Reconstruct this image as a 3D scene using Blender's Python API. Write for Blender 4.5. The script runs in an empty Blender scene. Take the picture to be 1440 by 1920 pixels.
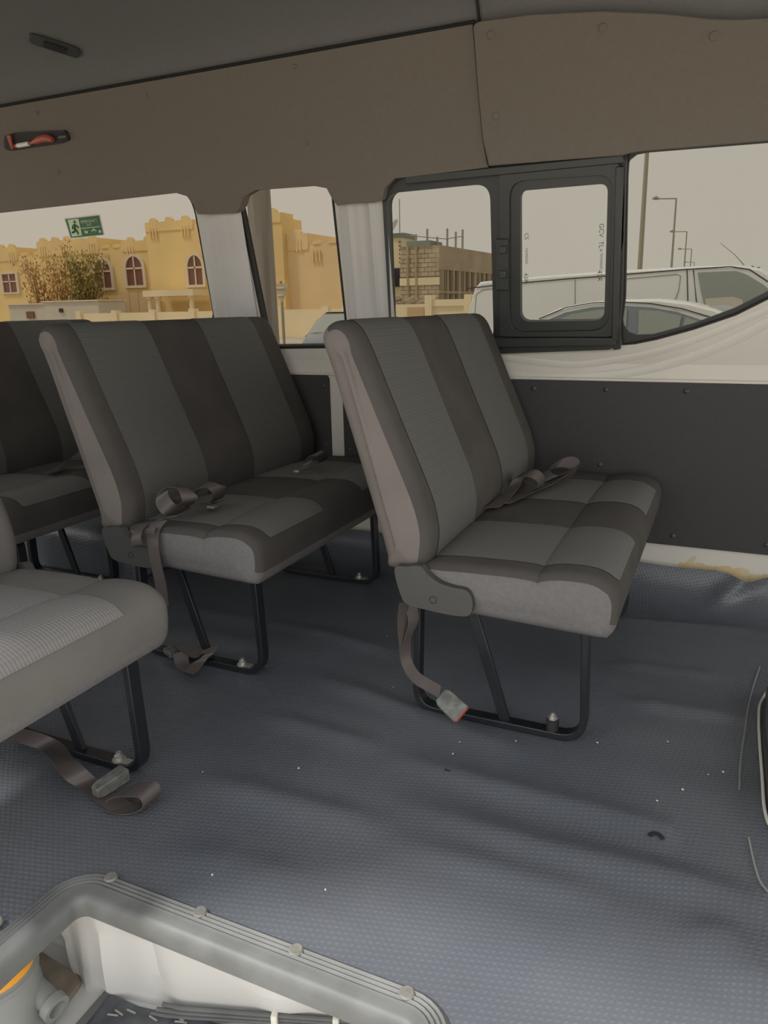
import bpy, bmesh, math, random
from mathutils import Vector, Matrix
from mathutils.geometry import tessellate_polygon
from mathutils import noise as mnoise

# ------------------------------------------------------------------ camera
F_PX, CX, CY = 1400.0, 720.0, 960.0
R0 = Vector((0.91170903, 0.09185709, -0.40043592))   # world x in camera axes (right, down, forward)
R1 = Vector((0.41038384, -0.24936301, 0.87715631))
R2 = Vector((-0.01928088, -0.96404376, -0.26504317))
EYE = Vector((0, 0, 1.0))
scene = bpy.context.scene
cd = bpy.data.cameras.new('camera')
cam = bpy.data.objects.new('camera', cd)
scene.collection.objects.link(cam)
cd.sensor_fit = 'VERTICAL'; cd.sensor_height = 24.0; cd.sensor_width = 18.0
cd.lens = F_PX / 1920.0 * 24.0
cd.clip_start = 0.02; cd.clip_end = 600
M = Matrix(((R0[0], -R0[1], -R0[2], EYE[0]), (R1[0], -R1[1], -R1[2], EYE[1]), (R2[0], -R2[1], -R2[2], EYE[2]), (0, 0, 0, 1)))
cam.matrix_world = M
scene.camera = cam

# ------------------------------------------------------------------ sky, sun, exposure
w = bpy.data.worlds.new('hazy_sky'); scene.world = w; w.use_nodes = True
nt = w.node_tree; nt.nodes.clear()
wo = nt.nodes.new('ShaderNodeOutputWorld'); bg = nt.nodes.new('ShaderNodeBackground')
tc = nt.nodes.new('ShaderNodeTexCoord'); sp = nt.nodes.new('ShaderNodeSeparateXYZ')
rp = nt.nodes.new('ShaderNodeValToRGB')
rp.color_ramp.elements[0].position = 0.0; rp.color_ramp.elements[0].color = (0.76, 0.735, 0.675, 1)
rp.color_ramp.elements[1].position = 0.55; rp.color_ramp.elements[1].color = (0.74, 0.745, 0.74, 1)
nt.links.new(tc.outputs['Generated'], sp.inputs[0]); nt.links.new(sp.outputs['Z'], rp.inputs[0])
nt.links.new(rp.outputs[0], bg.inputs[0]); bg.inputs[1].default_value = 2.6
nt.links.new(bg.outputs[0], wo.inputs[0])
sd = bpy.data.lights.new('sun', 'SUN'); sd.energy = 4.5; sd.angle = math.radians(6); sd.color = (1.0, 0.96, 0.90)
sun = bpy.data.objects.new('sun', sd); scene.collection.objects.link(sun)
sun.rotation_euler = Vector((0.50, 0.30, -0.85)).to_track_quat('-Z', 'Y').to_euler()
vs = scene.view_settings
vs.view_transform = 'Standard'; vs.look = 'None'; vs.gamma = 1.0; vs.use_curve_mapping = False
vs.exposure = 0.09
scene.cycles.max_bounces = 10; scene.cycles.diffuse_bounces = 6; scene.cycles.transparent_max_bounces = 16
scene.cycles.use_denoising = True
scene.cycles.sample_clamp_indirect = 4.0

# ------------------------------------------------------------------ measuring helpers (a pixel of the photograph -> a point on a real surface)
def ray(px, py):
    d = Vector((px - CX, py - CY, F_PX))
    return Vector((R0.dot(d), R1.dot(d), R2.dot(d)))
def onY(px, py, y): d = ray(px, py); return EYE + d * (y / d.y)
def onX(px, py, x): d = ray(px, py); return EYE + d * (x / d.x)
def onZ(px, py, z): d = ray(px, py); return EYE + d * ((z - 1.0) / d.z)
WY, WK, WZ = 2.65, 0.22, 0.80        # side wall: upright below WZ, leaning inwards above it
UN = Vector((0, 1, WK)).normalized()  # outward normal of the leaning part
def onU(px, py, off=0.0):
    """(x, z) on the leaning wall shifted outwards by off"""
    d = ray(px, py)
    p0 = Vector((0, WY, WZ)) + UN * off
    t = (p0 - EYE).dot(UN) / d.dot(UN)
    p = EYE + d * t
    return (p.x, (p - UN * off).z)
def U(x, z, off=0.0):
    return Vector((x, WY - WK * (z - WZ), z)) + UN * off

# ------------------------------------------------------------------ materials
def mat(name, col, rough=0.7, metal=0.0, var=0.0, vscale=6.0, bump=0.0, bscale=200.0, col2=None, spec=0.5, coat=0.0, stretch=None, detail=4.0):
    m = bpy.data.materials.new(name); m.use_nodes = True
    n = m.node_tree; b = n.nodes['Principled BSDF']
    b.inputs['Base Color'].default_value = (*col, 1); b.inputs['Roughness'].default_value = rough
    b.inputs['Metallic'].default_value = metal; b.inputs['Specular IOR Level'].default_value = spec
    b.inputs['Coat Weight'].default_value = coat
    t = n.nodes.new('ShaderNodeTexCoord'); mp = n.nodes.new('ShaderNodeMapping')
    n.links.new(t.outputs['Object'], mp.inputs[0])
    if stretch: mp.inputs['Scale'].default_value = stretch
    if var or col2:
        ns = n.nodes.new('ShaderNodeTexNoise'); ns.inputs['Scale'].default_value = vscale; ns.inputs['Detail'].default_value = detail
        n.links.new(mp.outputs[0], ns.inputs['Vector'])
        r = n.nodes.new('ShaderNodeValToRGB')
        c2 = col2 if col2 else tuple(c * (1 - var) for c in col)
        c1 = col if col2 else tuple(min(1, c * (1 + var)) for c in col)
        r.color_ramp.elements[0].position = 0.35; r.color_ramp.elements[0].color = (*c2, 1)
        r.color_ramp.elements[1].position = 0.65; r.color_ramp.elements[1].color = (*c1, 1)
        n.links.new(ns.outputs['Fac'], r.inputs[0]); n.links.new(r.outputs[0], b.inputs['Base Color'])
    if bump:
        nb = n.nodes.new('ShaderNodeTexNoise'); nb.inputs['Scale'].default_value = bscale; nb.inputs['Detail'].default_value = 3
        n.links.new(mp.outputs[0], nb.inputs['Vector'])
        bp = n.nodes.new('ShaderNodeBump'); bp.inputs['Strength'].default_value = bump; bp.inputs['Distance'].default_value = 0.002
        n.links.new(nb.outputs['Fac'], bp.inputs['Height']); n.links.new(bp.outputs[0], b.inputs['Normal'])
    return m

def mat_rib(name, col, dark, axis, period, rough=0.85):
    """cloth with fine woven ribs across one axis"""
    m = bpy.data.materials.new(name); m.use_nodes = True
    n = m.node_tree; b = n.nodes['Principled BSDF']; b.inputs['Roughness'].default_value = rough
    b.inputs['Specular IOR Level'].default_value = 0.3
    t = n.nodes.new('ShaderNodeTexCoord'); s = n.nodes.new('ShaderNodeSeparateXYZ'); n.links.new(t.outputs['Object'], s.inputs[0])
    def wave(sock, per):
        mu = n.nodes.new('ShaderNodeMath'); mu.operation = 'MULTIPLY'; mu.inputs[1].default_value = 2 * math.pi / per; n.links.new(sock, mu.inputs[0])
        si = n.nodes.new('ShaderNodeMath'); si.operation = 'SINE'; n.links.new(mu.outputs[0], si.inputs[0]); return si.outputs[0]
    a = wave(s.outputs[axis], period)
    c = wave(s.outputs['X' if axis != 'X' else 'Z'], period * 1.3)
    ad = n.nodes.new('ShaderNodeMath'); ad.operation = 'MULTIPLY_ADD'; n.links.new(a, ad.inputs[0]); ad.inputs[1].default_value = 0.36
    cc = n.nodes.new('ShaderNodeMath'); cc.operation = 'MULTIPLY_ADD'; n.links.new(c, cc.inputs[0]); cc.inputs[1].default_value = 0.12; cc.inputs[2].default_value = 0.5
    n.links.new(cc.outputs[0], ad.inputs[2])
    mx = n.nodes.new('ShaderNodeMix'); mx.data_type = 'RGBA'
    mx.inputs[6].default_value = (*dark, 1); mx.inputs[7].default_value = (*col, 1)
    n.links.new(ad.outputs[0], mx.inputs[0]); n.links.new(mx.outputs[2], b.inputs['Base Color'])
    bp = n.nodes.new('ShaderNodeBump'); bp.inputs['Strength'].default_value = 0.35; bp.inputs['Distance'].default_value = 0.0015
    n.links.new(ad.outputs[0], bp.inputs['Height']); n.links.new(bp.outputs[0], b.inputs['Normal'])
    return m

def mat_mat(name, col, col2):
    """vinyl floor covering pressed with small raised lozenges"""
    m = bpy.data.materials.new(name); m.use_nodes = True
    n = m.node_tree; b = n.nodes['Principled BSDF']
    t = n.nodes.new('ShaderNodeTexCoord'); mp = n.nodes.new('ShaderNodeMapping'); mp.inputs['Rotation'].default_value = (0, 0, math.radians(42))
    n.links.new(t.outputs['Object'], mp.inputs[0])
    s = n.nodes.new('ShaderNodeSeparateXYZ'); n.links.new(mp.outputs[0], s.inputs[0])
    def wave(sock, per):
        mu = n.nodes.new('ShaderNodeMath'); mu.operation = 'MULTIPLY'; mu.inputs[1].default_value = 2 * math.pi / per; n.links.new(sock, mu.inputs[0])
        si = n.nodes.new('ShaderNodeMath'); si.operation = 'SINE'; n.links.new(mu.outputs[0], si.inputs[0]); return si.outputs[0]
    yy = n.nodes.new('ShaderNodeMath'); yy.operation = 'ADD'; n.links.new(s.outputs['Y'], yy.inputs[0]); n.links.new(s.outputs['Z'], yy.inputs[1])
    pr = n.nodes.new('ShaderNodeMath'); pr.operation = 'MULTIPLY'
    n.links.new(wave(s.outputs['X'], 0.013), pr.inputs[0]); n.links.new(wave(yy.outputs[0], 0.020), pr.inputs[1])
    mxm = n.nodes.new('ShaderNodeMath'); mxm.operation = 'MAXIMUM'; n.links.new(pr.outputs[0], mxm.inputs[0]); mxm.inputs[1].default_value = 0.0
    bp = n.nodes.new('ShaderNodeBump'); bp.inputs['Strength'].default_value = 0.5; bp.inputs['Distance'].default_value = 0.0014
    n.links.new(mxm.outputs[0], bp.inputs['Height']); n.links.new(bp.outputs[0], b.inputs['Normal'])
    ns = n.nodes.new('ShaderNodeTexNoise'); ns.inputs['Scale'].default_value = 2.2; ns.inputs['Detail'].default_value = 6
    n.links.new(t.outputs['Object'], ns.inputs['Vector'])
    r = n.nodes.new('ShaderNodeValToRGB'); r.color_ramp.elements[0].position = 0.38; r.color_ramp.elements[0].color = (*col, 1)
    r.color_ramp.elements[1].position = 0.68; r.color_ramp.elements[1].color = (*col2, 1)
    n.links.new(ns.outputs['Fac'], r.inputs[0])
    mx = n.nodes.new('ShaderNodeMix'); mx.data_type = 'RGBA'; mx.blend_type = 'MULTIPLY'; mx.inputs[0].default_value = 1
    r3 = n.nodes.new('ShaderNodeMapRange'); r3.inputs[3].default_value = 0.95; r3.inputs[4].default_value = 1.12
    n.links.new(mxm.outputs[0], r3.inputs[0]); n.links.new(r.outputs[0], mx.inputs[6]); n.links.new(r3.outputs[0], mx.inputs[7])
    n.links.new(mx.outputs[2], b.inputs['Base Color'])
    r2 = n.nodes.new('ShaderNodeMapRange'); r2.inputs[3].default_value = 0.28; r2.inputs[4].default_value = 0.42
    n.links.new(ns.outputs['Fac'], r2.inputs[0]); n.links.new(r2.outputs[0], b.inputs['Roughness'])
    b.inputs['Specular IOR Level'].default_value = 0.6
    return m

def mat_glass(name, tint, refl=0.004):
    m = bpy.data.materials.new(name); m.use_nodes = True
    n = m.node_tree; n.nodes.clear()
    o = n.nodes.new('ShaderNodeOutputMaterial'); tr = n.nodes.new('ShaderNodeBsdfTransparent'); gl = n.nodes.new('ShaderNodeBsdfGlossy')
    tr.inputs[0].default_value = (*tint, 1); gl.inputs['Roughness'].default_value = 0.02
    mx = n.nodes.new('ShaderNodeMixShader'); mx.inputs[0].default_value = refl
    n.links.new(tr.outputs[0], mx.inputs[1]); n.links.new(gl.outputs[0], mx.inputs[2]); n.links.new(mx.outputs[0], o.inputs[0])
    return m

def mat_stain(name, col, stain, lo=0.55, hi=0.7, scale=9.0, rough=0.45):
    return mat(name, col, rough=rough, col2=None) if stain is None else _stain(name, col, stain, lo, hi, scale, rough)
def _stain(name, col, stain, lo, hi, scale, rough):
    m = mat(name, col, rough=rough); n = m.node_tree; b = n.nodes['Principled BSDF']
    t = n.nodes.new('ShaderNodeTexCoord'); ns = n.nodes.new('ShaderNodeTexNoise'); ns.inputs['Scale'].default_value = scale; ns.inputs['Detail'].default_value = 8
    n.links.new(t.outputs['Object'], ns.inputs['Vector'])
    r = n.nodes.new('ShaderNodeValToRGB'); r.color_ramp.elements[0].position = lo; r.color_ramp.elements[0].color = (*col, 1)
    r.color_ramp.elements[1].position = hi; r.color_ramp.elements[1].color = (*stain, 1)
    n.links.new(ns.outputs['Fac'], r.inputs[0]); n.links.new(r.outputs[0], b.inputs['Base Color'])
    return m

MT = dict(
    paint=mat('white_painted_metal', (0.66, 0.635, 0.585), rough=0.38, var=0.03, vscale=3, coat=0.15),
    pillar=mat('white_pillar_paint', (0.56, 0.545, 0.53), rough=0.42, var=0.04, vscale=5),
    well=mat_stain('stained_white_paint', (0.56, 0.555, 0.54), (0.52, 0.44, 0.30), 0.62, 0.86, 5.0),
    felt_trim=mat('grey_headliner_felt', (0.190, 0.168, 0.145), rough=0.95, var=0.02, vscale=60, bump=0.5, bscale=500, spec=0.1),
    felt_roof=mat('dark_grey_roof_felt', (0.185, 0.185, 0.183), rough=0.95, var=0.02, vscale=60, bump=0.5, bscale=500, spec=0.1),
    hardboard=mat('black_hardboard', (0.042, 0.040, 0.042), rough=0.62, var=0.04, vscale=60, bump=0.35, bscale=300),
    black=mat('black_painted_frame', (0.036, 0.040, 0.040), rough=0.42, var=0.06, vscale=8),
    rubber=mat('black_rubber', (0.020, 0.020, 0.021), rough=0.7),
    legs=mat('black_enamel_steel', (0.012, 0.014, 0.018), rough=0.32, bump=0.15, bscale=120),
    cloth=mat('charcoal_cloth', (0.080, 0.074, 0.070), rough=0.92, var=0.10, vscale=7, bump=0.5, bscale=700, spec=0.2),
    cloth_side=mat('taupe_side_cloth', (0.165, 0.148, 0.138), rough=0.92, var=0.06, vscale=6, bump=0.5, bscale=700, spec=0.2),
    felt=mat('grey_seat_felt', (0.160, 0.156, 0.160), rough=0.98, var=0.05, vscale=90, bump=0.9, bscale=350, spec=0.1),
    ins_back=mat_rib('ribbed_grey_cloth', (0.128, 0.126, 0.120), (0.112, 0.110, 0.104), 'Z', 0.008),
    ins_seat=mat_rib('ribbed_grey_seat_cloth', (0.150, 0.150, 0.143), (0.122, 0.122, 0.116), 'Y', 0.008),
    ins_light=mat_rib('light_ribbed_cloth', (0.225, 0.218, 0.215), (0.165, 0.16, 0.158), 'Y', 0.0075),
    cloth_light=mat('lighter_grey_cloth', (0.150, 0.143, 0.136), rough=0.92, var=0.06, vscale=7, bump=0.5, bscale=700, spec=0.2),
    plastic=mat('dark_grey_plastic', (0.055, 0.056, 0.054), rough=0.42, bump=0.1, bscale=400),
    web=mat('brown_grey_webbing', (0.080, 0.067, 0.064), rough=0.50, var=0.05, vscale=30, bump=0.2, bscale=600),
    buckle=mat('dusty_buckle_plastic', (0.12, 0.125, 0.115), rough=0.6, var=0.35, vscale=45),
    red=mat('red_button', (0.45, 0.05, 0.03), rough=0.5),
    steel=mat('zinc_bolt', (0.55, 0.54, 0.50), rough=0.4, metal=0.7),
    vinyl=mat_mat('blue_grey_vinyl', (0.098, 0.108, 0.128), (0.122, 0.131, 0.149)),
    edge=mat('grey_step_edging', (0.105, 0.109, 0.108), rough=0.55, var=0.15, vscale=14),
    stud=mat('grey_stud', (0.17, 0.165, 0.15), rough=0.45, var=0.1, vscale=60),
    dirt=mat('brown_dirt', (0.17, 0.135, 0.10), rough=0.95, col2=(0.34, 0.29, 0.23), vscale=12, bump=0.8, bscale=80),
    canister=mat('grey_moulded_plastic', (0.25, 0.255, 0.25), rough=0.45, var=0.05, vscale=8),
    orange=mat('orange_label', (0.85, 0.36, 0.015), rough=0.5),
    glass=mat_glass('tinted_glass', (0.455, 0.445, 0.42)),
    glass_warm=mat_glass('warm_tinted_glass', (0.475, 0.455, 0.425)),
    carglass=mat('car_window_glass', (0.30, 0.33, 0.30), rough=0.25, spec=0.5),
    carwhite=mat('white_car_paint', (0.80, 0.81, 0.79), rough=0.35, coat=0.3),
    cargrey=mat('blue_grey_car_paint', (0.20, 0.23, 0.26), rough=0.3, coat=0.4, metal=0.3),
    tyre=mat('tyre_rubber', (0.02, 0.02, 0.02), rough=0.8),
    sand=mat('pale_sand', (0.47, 0.42, 0.35), rough=0.95, var=0.12, vscale=0.6, bump=0.3, bscale=8),
    villa=mat('yellow_render', (0.82, 0.62, 0.28), rough=0.9, var=0.08, vscale=0.3),
    villa2=mat('peach_render', (0.82, 0.62, 0.35), rough=0.9, var=0.06, vscale=0.3),
    cream=mat('cream_render', (0.84, 0.72, 0.48), rough=0.9, var=0.05, vscale=0.5),
    brownwin=mat('brown_window_glass', (0.20, 0.09, 0.06), rough=0.3),
    winframe=mat('pale_window_frame', (0.72, 0.62, 0.48), rough=0.7),
    cabin=mat('pale_grey_cabin', (0.58, 0.55, 0.46), rough=0.8, var=0.05, vscale=1),
    gate=mat('tan_gate', (0.58, 0.42, 0.23), rough=0.8),
    block=mat('grey_concrete_block', (0.52, 0.43, 0.30), rough=0.95, var=0.12, vscale=2),
    mortar=mat('mortar', (0.33, 0.27, 0.19), rough=0.95),
    conc=mat('raw_concrete', (0.44, 0.35, 0.24), rough=0.95, var=0.12, vscale=0.8),
    dark=mat('dark_opening', (0.05, 0.045, 0.045), rough=0.9),
    post=mat('grey_concrete_post', (0.30, 0.28, 0.24), rough=0.9, col2=(0.22, 0.20, 0.17), vscale=2.0, stretch=(9, 9, 0.4)),
    lamp=mat('grey_lamp_steel', (0.33, 0.31, 0.23), rough=0.6),
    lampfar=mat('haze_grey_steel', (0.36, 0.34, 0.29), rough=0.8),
    leaf=mat('olive_leaves', (0.30, 0.25, 0.07), rough=0.8, var=0.3, vscale=3),
    leaf2=mat('dry_orange_leaves', (0.50, 0.30, 0.10), rough=0.8, var=0.3, vscale=3),
    palm=mat('palm_green', (0.22, 0.22, 0.10), rough=0.8),
    bark=mat('bark', (0.26, 0.18, 0.10), rough=0.9),
    green=mat('sign_green', (0.035, 0.135, 0.045), rough=0.5),
    pale=mat('sign_pale', (0.62, 0.72, 0.48), rough=0.5),
    white=mat('sign_white', (0.80, 0.80, 0.76), rough=0.5),
    greentop=mat('green_metal', (0.26, 0.31, 0.25), rough=0.7),
    redtool=mat('red_hammer', (0.42, 0.09, 0.055), rough=0.45),
    glue=mat('old_yellow_glue', (0.60, 0.53, 0.38), rough=0.6, col2=(0.62, 0.45, 0.20), vscale=14),
    scuff=mat('pale_glue_line', (0.30, 0.29, 0.26), rough=0.8),
    text=mat('dark_print', (0.12, 0.12, 0.11), rough=0.6),
    sheet=mat('grey_rubber_sheet', (0.060, 0.066, 0.074), rough=0.45, var=0.3, vscale=30),
    clip=mat('white_clip', (0.72, 0.70, 0.62), rough=0.5),
)

# ------------------------------------------------------------------ object helpers
COL = scene.collection
def link(o, parent=None):
    COL.objects.link(o)
    if parent is not None: o.parent = parent
    return o
def tag(o, label=None, cat=None, group=None, kind=None):
    if label: o['label'] = label
    if cat: o['category'] = cat
    if group: o['group'] = group
    if kind: o['kind'] = kind
    return o
def empty(name, loc=(0, 0, 0), label=None, cat=None, group=None):
    o = bpy.data.objects.new(name, None); link(o); o.location = loc; o.empty_display_size = 0.05
    return tag(o, label, cat, group)
def finish(name, bm, m, parent=None, smooth=True, world=True, bevel=0.0, angle=35, recalc=True):
    """bm is in world coordinates; a child is re-expressed relative to its parent"""
    me = bpy.data.meshes.new(name)
    if world and parent is not None:
        off = Vector((0, 0, 0)); p = parent
        while p is not None: off += p.location; p = p.parent
        bmesh.ops.translate(bm, verts=bm.verts, vec=-off)
    if recalc: bmesh.ops.recalc_face_normals(bm, faces=bm.faces)
    if smooth:
        for f in bm.faces: f.smooth = True
        for e in bm.edges:
            if len(e.link_faces) == 2 and e.calc_face_angle(0) > math.radians(angle): e.smooth = False
    bm.to_mesh(me); bm.free()
    me.materials.append(m)
    o = bpy.data.objects.new(name, me); link(o, parent)
    if bevel:
        md = o.modifiers.new('bevel', 'BEVEL'); md.width = bevel; md.segments = 2; md.limit_method = 'ANGLE'; md.angle_limit = math.radians(40)
        md.harden_normals = False
    return o
def B(): return bmesh.new()
def box(bm, c0, c1, rot=None, piv=None):
    x0, y0, z0 = c0; x1, y1, z1 = c1
    vs_ = [Vector(p) for p in ((x0,y0,z0),(x1,y0,z0),(x1,y1,z0),(x0,y1,z0),(x0,y0,z1),(x1,y0,z1),(x1,y1,z1),(x0,y1,z1))]
    if rot is not None: vs_ = [rot @ (v - piv) + piv for v in vs_]
    v = [bm.verts.new(p) for p in vs_]
    for f in ((0,3,2,1),(4,5,6,7),(0,1,5,4),(1,2,6,5),(2,3,7,6),(3,0,4,7)): bm.faces.new([v[i] for i in f])
def frame_box(bm, o, ax, ay, az, sx, sy, sz):
    """box centred at o with half sizes along three axes"""
    v = []
    for k in (-1, 1):
        for j, i in ((-1,-1),(-1,1),(1,1),(1,-1)):
            v.append(bm.verts.new(o + ax * (i * sx) + ay * (j * sy) + az * (k * sz)))
    for f in ((0,3,2,1),(4,5,6,7),(0,1,5,4),(1,2,6,5),(2,3,7,6),(3,0,4,7)): bm.faces.new([v[i] for i in f])
def basis(d, up=Vector((0, 0, 1))):
    d = d.normalized()
    if abs(d.dot(up)) > 0.98: up = Vector((0, 1, 0))
    s = d.cross(up).normalized(); return s, s.cross(d).normalized()
def tube(bm, pts, r, seg=8, up=Vector((0, 0, 1)), rect=None, closed=False):
    """sweep a circle (or a rectangle rect=(half along side, half along up)) along points; r may be a list"""
    n = len(pts); rings = []
    for i, p in enumerate(pts):
        if closed: d = pts[(i + 1) % n] - pts[i - 1]
        else: d = pts[min(i + 1, n - 1)] - pts[max(i - 1, 0)]
        s, u = basis(d, up)
        ri = r[i] if isinstance(r, (list, tuple)) else r
        ring = []
        if rect:
            for a, b in ((-1,-1),(1,-1),(1,1),(-1,1)): ring.append(bm.verts.new(p + s * (a * rect[0]) + u * (b * rect[1])))
        else:
            for k in range(seg):
                a = 2 * math.pi * k / seg; ring.append(bm.verts.new(p + s * (math.cos(a) * ri) + u * (math.sin(a) * ri)))
        rings.append(ring)
    m = len(rings[0])
    for i in range(n if closed else n - 1):
        a, b = rings[i], rings[(i + 1) % n]
        for k in range(m): bm.faces.new((a[k], a[(k + 1) % m], b[(k + 1) % m], b[k]))
    if not closed: bm.faces.new(rings[0][::-1]); bm.faces.new(rings[-1])
def lathe(bm, o, axis, prof, seg=20):
    """prof: list of (height along axis, radius)"""
    s, u = basis(axis, Vector((0.1, 0.2, 1))); axis = axis.normalized(); rings = []
    for h, r in prof:
        rings.append([bm.verts.new(o + axis * h + s * (math.cos(2*math.pi*k/seg) * r) + u * (math.sin(2*math.pi*k/seg) * r)) for k in range(seg)])
    for a, b in zip(rings, rings[1:]):
        for k in range(seg): bm.faces.new((a[k], a[(k+1) % seg], b[(k+1) % seg], b[k]))
    bm.faces.new(rings[0][::-1]); bm.faces.new(rings[-1])
def rounded(poly, rads, seg=6):
    """round the corners of a 2D polygon; rads one number or one per corner"""
    n = len(poly); out = []
    for i in range(n):
        r = rads[i] if isinstance(rads, (list, tuple)) else rads
        p = Vector(poly[i]); a = Vector(poly[i - 1]); b = Vector(poly[(i + 1) % n])
        if r <= 0: out.append(tuple(p)); continue
        da, db = (a - p), (b - p); la, lb = da.length, db.length
        t = min(r, la * 0.48, lb * 0.48); pa = p + da / la * t; pb = p + db / lb * t
        for k in range(seg + 1):
            s = k / seg; q = pa * (1 - s) ** 2 + p * 2 * s * (1 - s) + pb * s * s; out.append((q.x, q.y))
    return out
def plate(bm, outline, holes, place, o0, o1):
    """polygon with holes, extruded between offsets o0 and o1; place(u, v, off) -> point"""
    polys = [outline] + list(holes)
    flat = [p for q in polys for p in q]
    tris = tessellate_polygon([[Vector((u, v, 0)) for u, v in q] for q in polys])
    va = [bm.verts.new(place(u, v, o0)) for u, v in flat]; vb = [bm.verts.new(place(u, v, o1)) for u, v in flat]
    for t in tris:
        if len(set(t)) < 3: continue
        try: bm.faces.new([va[i] for i in t]); bm.faces.new([vb[i] for i in reversed(t)])
        except ValueError: pass
    k = 0
    for q in polys:
        n = len(q)
        for i in range(n):
            a, b = k + i, k + (i + 1) % n
            try: bm.faces.new((va[a], va[b], vb[b], vb[a]))
            except ValueError: pass
        k += n
def catmull(pts, n=6, closed=False):
    P = [Vector(p) for p in pts]; out = []; m = len(P)
    for i in range(m if closed else m - 1):
        p0 = P[(i - 1) % m] if closed or i > 0 else P[0] * 2 - P[1]
        p1 = P[i]; p2 = P[(i + 1) % m]; p3 = P[(i + 2) % m] if closed or i + 2 < m else P[-1] * 2 - P[-2]
        for k in range(n):
            t = k / n
            out.append(0.5 * ((2 * p1) + (p2 - p0) * t + (2 * p0 - 5 * p1 + 4 * p2 - p3) * t * t + (3 * p1 - p0 - 3 * p2 + p3) * t ** 3))
    if not closed: out.append(P[-1])
    return out
def pxU(pts, off=0.0): return [onU(x, y, off) for x, y in pts]
def XZ(y): return lambda u, v, o: Vector((u, y + o, v))

# ------------------------------------------------------------------ the van body
XL, XR = -3.7, 1.9
# far side wall: leaning sheet with four window openings
W1 = rounded(pxU([(-560, 452), (360, 366), (402, 592), (-560, 640)]), [0, .10, .05, 0], 8)
W1 = rounded([(-3.55, 1.445)] + [onU(358, 346), onU(405, 605)] + [(-3.55, 0.90)], [0.08, .11, .05, 0.05], 8)
W2 = rounded(pxU([(437, 344), (622, 330), (656, 653), (500, 655)]), [.05, .05, .03, .03], 8)
W3 = rounded(pxU([(719, 328), (1172, 281), (1157, 652), (738, 668)]), [.07, .03, .03, .04], 8)
W4 = [onU(x, y) for x, y in [(1163, 600), (1168, 560), (1172, 330)]] + rounded(pxU([(1172, 330), (1176, 270), (1260, 262)]), [0, .06, 0], 8)[1:] \
    + [(0.60, onU(1440, 246)[1])] + [(0.60, 1.20)] + [onU(x, y) for x, y in [(1440, 562), (1380, 592), (1300, 619), (1230, 638), (1190, 646), (1165, 648)]]
bm = B()
plate(bm, [(XL, WZ), (XR, WZ), (XR, 1.52), (XL, 1.52)], [W1, W2, W3, W4], U, 0.0, 0.035)
wall = finish('wall_far', bm, MT['paint'], bevel=0.004); tag(wall, kind='structure')
# below the windows
bm = B()
box(bm, (XL, WY, -0.05), (XR, WY + 0.035, WZ))
tag(finish('wall_far_lower', bm, MT['paint']), kind='structure').name = 'wall_far.001'
# pressed ridges that follow the curved sill
for k, pts in enumerate([[(925, 668), (1000, 678), (1080, 684), (1165, 673), (1240, 657), (1320, 630), (1400, 597), (1470, 565)],
                         [(925, 700), (1020, 707), (1110, 706), (1200, 695), (1290, 672), (1370, 640), (1440, 604), (1490, 578)]]):
    bm = B(); path = catmull([onY(x, y, WY) + Vector((0, -0.004 if (onY(x, y, WY).z) < WZ else -WK * (onY(x, y, WY).z - WZ) - 0.004, 0)) for x, y in pts], 5)
    tube(bm, path, 0.016 if k else 0.012, seg=10)
    for v in bm.verts:
        base = WY if v.co.z < WZ else WY - WK * (v.co.z - WZ)
        v.co.y = base + (v.co.y - base) * 0.24
    tag(finish('trim_%d' % (k + 1), bm, MT['paint']), kind='structure')
bm = B(); box(bm, (XL, WY - 0.012, 0.742), (XR, WY, 0.752)); tag(finish('trim_3', bm, MT['paint'], bevel=0.003), kind='structure')

# fluted white pillars between the windows
def pillar(name, tl, tr, br, bl, ribs):
    bm = B(); a, b, c, d = [onU(*p, -0.02) for p in (tl, tr, br, bl)]
    n = 36; rows = 8; grid = []
    for j in range(rows + 1):
        t = j / rows; row = []
        l = Vector(a).lerp(Vector(d), t); r = Vector(b).lerp(Vector(c), t)
        for i in range(n + 1):
            s = i / n; p = l.lerp(r, s); h = 0.012 * min(1, s * 8, (1 - s) * 8)
            for q, wdt, amp in ribs: h += amp * math.exp(-((s - q) / wdt) ** 2)
            row.append(bm.verts.new(U(p.x, p.y, -0.008 - h)))
        grid.append(row)
    for j in range(rows):
        for i in range(n): bm.faces.new((grid[j][i], grid[j][i+1], grid[j+1][i+1], grid[j+1][i]))
    tag(finish(name, bm, MT['pillar']), kind='structure')
pillar('column_pillar', (362, 385), (446, 380), (486, 640), (406, 640), [(0.18, .05, .008), (0.42, .04, -.006), (0.75, .10, .010)])
pillar('column_pillar', (630, 372), (720, 366), (742, 652), (655, 652), [(0.25, .05, .008), (0.55, .06, -.008), (0.70, .04, .010), (0.88, .05, -.004)])

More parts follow.
